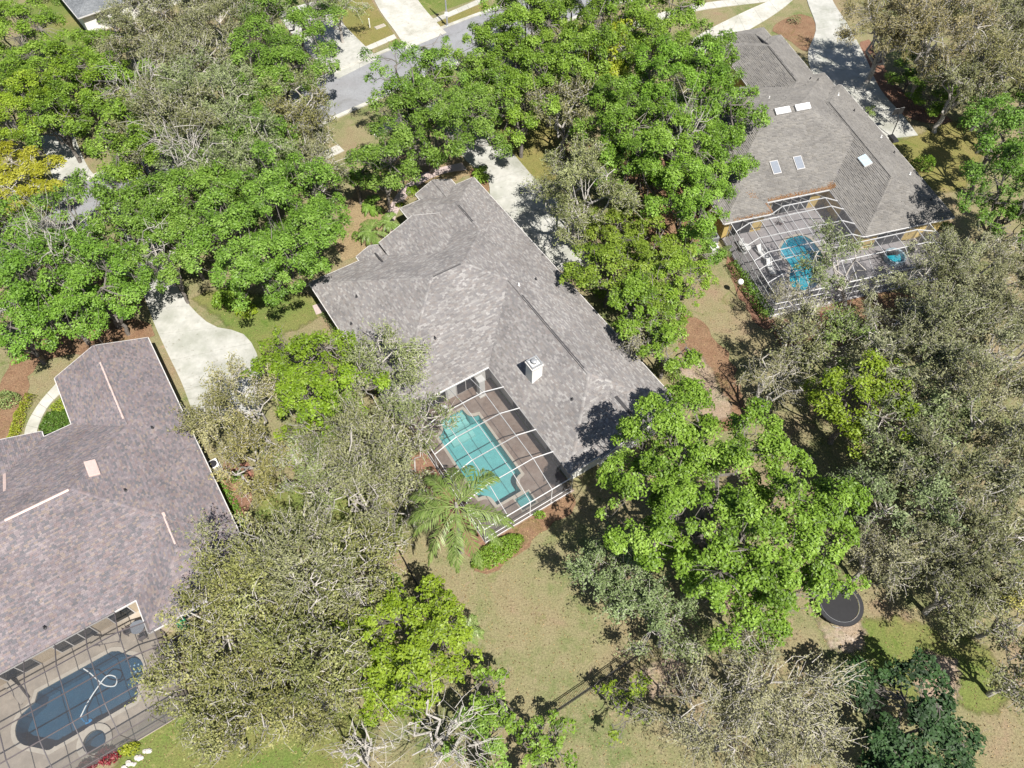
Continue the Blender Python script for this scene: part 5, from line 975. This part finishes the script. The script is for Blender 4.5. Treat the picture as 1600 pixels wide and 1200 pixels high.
def bin_(label, pos, rz, mat):
    t = thing('wheeled_bin', label, 'bin', pos, rz); MB().add([(-.26, -.28, .06), (.26, -.28, .06), (.26, .28, .06), (-.26, .28, .06), (-.32, -.36, 1.0), (.32, -.36, 1.0), (.32, .36, 1.0), (-.32, .36, 1.0)], [(3, 2, 1, 0), (4, 5, 6, 7), (0, 1, 5, 4), (1, 2, 6, 5), (2, 3, 7, 6), (3, 0, 4, 7)]).build('body', mat, t)
    MB().add([(-.34, -.4, 1.002), (.34, -.4, 1.002), (.34, .4, 1.002), (-.34, .4, 1.002), (-.28, -.32, 1.1), (.28, -.32, 1.1), (.28, .32, 1.1), (-.28, .32, 1.1)], [(3, 2, 1, 0), (4, 5, 6, 7), (0, 1, 5, 4), (1, 2, 6, 5), (2, 3, 7, 6), (3, 0, 4, 7)]).build('lid', mat, t)
    for sx in (-.3, .3): MB().tube([(sx - .03, .34, .12), (sx + .03, .34, .12)], .12, 12).build('wheel', 'plastic_black', t)
    MB().tube([(-.22, .42, .95), (.22, .42, .95)], .02, 6).build('handle', mat, t); return t
bin_('dark blue wheeled bin against the shaded wall of the pinkish roof house', G(294, 655, 0.08), A_MAIN + 1.57, 'bin_blue'); bin_('green wheeled bin at the white gutter of the pinkish roof house', G(290, 978, 0), A_MAIN, 'plastic_green')
# brick edged planting box
b = G(372, 748, 0); pbx = thing('brick_planter', 'square brick edged planter beside the pinkish roof house', 'planter', b, A_MAIN)
for i in range(7):
    for s in (-1, 1):
        MB().box(-.9 + i * .26, -.9 + i * .26 + .245, s * .95 - .1, s * .95 + .1, 0, .22).build('brick', 'brick_red', pbx); MB().box(s * 1.04 - .1, s * 1.04 + .1, -.84 + i * .24, -.84 + i * .24 + .225, 0, .22).build('brick', 'brick_red', pbx)
MB().box(-.9, .9, -.82, .82, .02, .14).build('soil', 'planter_soil', pbx)
shrub('green plants growing in the brick edged planter', [(b.x - .5, b.y - .5), (b.x + .6, b.y - .4), (b.x + .5, b.y + .6), (b.x - .4, b.y + .6)], 'leaf_mid', 0.6, seed=40, tint=(.8, .9, .8))
# white rocks round the bed by the bronze enclosure
for k in range(11):
    t_ = k / 10; p = G(194 + 40 * t_, 1200 - 30 * t_ ** 1.3 + 4 * math.sin(k * 2.1), 0); rr = random.Random(k); r0 = rr.uniform(.11, .2)
    t = thing('border_rock', 'white rock edging the bed beside the bronze enclosure', 'rock', p, rr.uniform(0, 6), 'white rocks edging the red and lime plants')
    m = MB(); prof = [(0.6, 0), (1.0, .3), (.85, .65), (.35, .85)]; m.lathe([(r * r0, z * r0 * 1.2) for r, z in prof], 7); m.v = [(x * rr.uniform(.8, 1.2) * 1.25, y * rr.uniform(.8, 1.2), z * rr.uniform(.85, 1.15)) for x, y, z in m.v]; m.build('stone', 'stone_white', t)
# stone ring and bowl behind the white enclosure
b = G(1430, 484, 0); fr = thing('fire_ring', 'round white stone fire ring behind the white L shaped enclosure', 'fire pit', b)
for k in range(14):
    a0 = k * 360 / 14; q = arc(0, 0, .95, a0 + 1, a0 + 24, 3) + arc(0, 0, .62, a0 + 24, a0 + 1, 3); MB().slab(q, 0, .4 + .03 * (k % 3)).build('stone', 'stone_white', fr)
MB().lathe([(.61, 0), (.61, .1), (.3, .14)], 16).build('ash_bed', 'stone_white', fr)
b = G(1409, 480, 0); bw = thing('garden_bench', 'curved white stone bench beside the fire ring', 'bench', b); q = arc(1.6, 0, 1.75, 150, 215, 7) + arc(1.6, 0, 1.3, 215, 150, 7); MB().slab(q, .36, .45).build('seat', 'stone_white', bw)
for a0 in (158, 205): q = arc(1.6, 0, 1.65, a0 - 6, a0 + 6, 2) + arc(1.6, 0, 1.4, a0 + 6, a0 - 6, 2); MB().slab(q, 0, .36).build('leg', 'stone_white', bw)

# ------------------------------------------------------------------ patio furniture
def lounger(label, pos, rz, cush, frame, group=None):
    t = thing('sun_lounger', label, 'lounger', pos, rz, group)
    for x in (-.3, .3): MB().bar((x, -.95, .3), (x, .95, .3), .05).build('side_rail', frame, t)
    for x in (-.3, .3):
        for y in (-.8, .6): MB().bar((x, y, 0), (x, y, .28), .05).build('leg', frame, t)
    MB().box(-.29, .29, -.95, .35, .32, .4).build('seat_cushion', cush, t); MB().add([(-.29, .37, .33), (.29, .37, .33), (.29, .95, .78), (-.29, .95, .78), (-.29, .33, .4), (.29, .33, .4), (.29, .9, .85), (-.29, .9, .85)], [(3, 2, 1, 0), (4, 5, 6, 7), (0, 1, 5, 4), (1, 2, 6, 5), (2, 3, 7, 6), (3, 0, 4, 7)]).build('back_cushion', cush, t); return t
def chair(label, pos, rz, mat, cush, group=None):
    t = thing('patio_chair', label, 'chair', pos, rz, group); MB().box(-.25, .25, -.25, .25, .4, .47).build('seat', cush, t); MB().box(-.25, .25, .22, .27, .5, .95).build('backrest', mat, t)
    for x in (-.22, .22):
        for y in (-.22, .22): MB().bar((x, y, 0), (x, y, .4), .04).build('leg', mat, t)
        MB().bar((x * 1.15, -.22, .64), (x * 1.15, .24, .64), .04).build('armrest', mat, t)
    return t
def table(label, pos, r, mat, top):
    t = thing('patio_table', label, 'table', pos); MB().lathe([(r, 0), (r, .035), (r * .97, .05)], 20, (0, 0, .7)).build('tabletop', top, t); MB().tube([(0, 0, .04), (0, 0, .7)], .05, 8).build('pedestal', mat, t); MB().lathe([(.3, 0), (.28, .04), (.06, .06)], 14).build('foot', mat, t); return t
zd = 0.06
def mp(a, b): x, y = mainw(a, b); return (x, y, zd)
def rp(a, b): x, y = rightw(a, b); return (x, y, zd)
table('round glass patio table in the corner of the bronze enclosure', mp(-34.1, 8.0), .55, 'bronze_metal', 'skylight_grey')
for k, (da, db, r) in enumerate(((.75, .1, -1.57), (-.7, .2, 1.57), (.05, -.8, 3.14))): chair('dark patio chair drawn up to the round glass table', mp(-34.1 + da, 8.0 + db), A_MAIN + r, 'bronze_metal', 'plastic_black', 'chairs around the glass table')
lounger('tan cushioned lounger under the bronze enclosure eave', mp(-42.9, 8.2), A_MAIN + .3, 'cushion_tan', 'bronze_metal'); lounger('tan cushioned lounger in front of the sliding doors', mp(-36.4, 8.5), A_MAIN + 1.2, 'cushion_tan', 'bronze_metal'); lounger('dark cushioned lounger at the rounded end of the dark blue pool', mp(-45.3, 6.3), A_MAIN + .1, 'plastic_black', 'bronze_metal')
gr = thing('gas_grill', 'black gas grill on the beige pad beside the bronze enclosure', 'grill', (*mainw(-31.9, 5.3), 0), A_MAIN + 3.14); MB().box(-.5, .5, -.28, .28, .15, .85).build('cabinet', 'plastic_black', gr); MB().tube([(-.45, 0, .9), (.45, 0, .9)], .28, 12).build('hood', 'plastic_black', gr)
for s in (-1, 1): MB().box(s * .75 - .22, s * .75 + .22, -.25, .25, .82, .86).build('side_shelf', 'grey_metal', gr); MB().tube([(s * .42 - .03, .24, .09), (s * .42 + .03, .24, .09)], .09, 10).build('wheel', 'plastic_black', gr)
MB().tube([(-.35, -.3, .98), (.35, -.3, .98)], .02, 6).build('handle', 'grey_metal', gr)
# pool cleaner and hose
pc = thing('pool_cleaner', 'blue pool cleaner with a white hose looped in the dark blue pool', 'pool cleaner', O_MAIN, A_MAIN)
hp = curve([(-38.6, 7.55), (-38.3, 7.0), (-38.0, 6.3), (-37.6, 5.5), (-37.0, 5.1), (-36.75, 5.6), (-37.3, 6.1), (-38.2, 5.6), (-39.0, 5.0), (-39.7, 4.3)], 6)
MB().tube([(p.x, p.y, -0.13) for p in hp], .05, 6).build('hose', 'plastic_white', pc); MB().lathe([(.24, 0), (.26, .12), (.14, .2)], 12, (-39.75, 4.2, -1.58)).build('cleaner_head', 'cleaner_blue', pc); MB().tube([(-39.7, 4.3, -.13), (-39.78, 4.15, -.8), (-39.75, 4.2, -1.4)], .05, 6).build('hose_end', 'cleaner_blue', pc)
# main house deck
cl = thing('lanai_column', 'square white column under the inner corner of the grey roof', 'column', mp(-1.25, 12.25), A_MAIN); MB().box(-.28, .28, -.28, .28, 0, 2.5).build('shaft', 'stucco_white', cl); MB().box(-.34, .34, -.34, .34, 0, .18).build('plinth', 'stucco_white', cl); MB().box(-.34, .34, -.34, .34, 2.4, 2.55).build('capital', 'stucco_white', cl)
chair('white patio chair at the shallow end of the turquoise pool', mp(-4.9, 12.6), A_MAIN + 2.6, 'plastic_white', 'plastic_white')
# right house deck
chair('red cushioned chair on the grey deck of the right house', rp(-5.4, 6.2), A_RIGHT + 2.2, 'plastic_white', 'cushion_red'); lounger('white lounger beside the bright blue pool', rp(-9.4, 2.6), A_RIGHT + .2, 'plastic_white', 'white_metal'); lounger('white lounger with raised back at the left of the bright blue pool', rp(-9.5, 0.6), A_RIGHT - .1, 'plastic_white', 'white_metal')
table('white round table on the grey deck near the left enclosure wall', rp(-10.9, 3.6), .5, 'white_metal', 'plastic_white'); chair('white chair beside the white round table', rp(-11.0, 4.4), A_RIGHT, 'white_metal', 'plastic_white')
ht = thing('hot_tub', 'round pale blue hot tub on the grey deck of the right house', 'hot tub', rp(3.6, -1.5), A_RIGHT)
MB().slab(arc(0, 0, 1.1, 0, 345, 23), 0, .55, [arc(0, 0, .92, 0, 345, 23)]).build('shell', 'skylight_blue', ht); MB().slab(arc(0, 0, .92, 0, 345, 23), 0, .12).build('floor', 'blue_plaster', ht); MB().add([(*p, .46) for p in arc(0, 0, .919, 0, 345, 23)], [tuple(range(24))]).build('water', 'clear_water', ht)
table('dark round table between the hot tub and sliding doors', rp(5.4, -1.2), .5, 'black_metal', 'plastic_black'); lounger('dark lounger under the eave of the right house', rp(3.4, -.2 - .6), A_RIGHT + 1.4, 'plastic_black', 'black_metal')
pt = thing('plant_pot', 'terracotta pot with a small palm beside the white enclosure wall', 'pot', (*rightw(-13.1, 3.6), 0)); MB().lathe([(.22, 0), (.32, .4), (.36, .42), (.34, .5), (.26, .48)], 14).build('pot', 'terracotta', pt)
palm('dark fronded small palm growing in the terracotta pot', (*rightw(-13.1, 3.6), .45), .25, 12, .8, .22, 14, 'potted_palm', 'palm', seed=21, el=(10, 70), width=.05, tint=(.7, .7, .8))
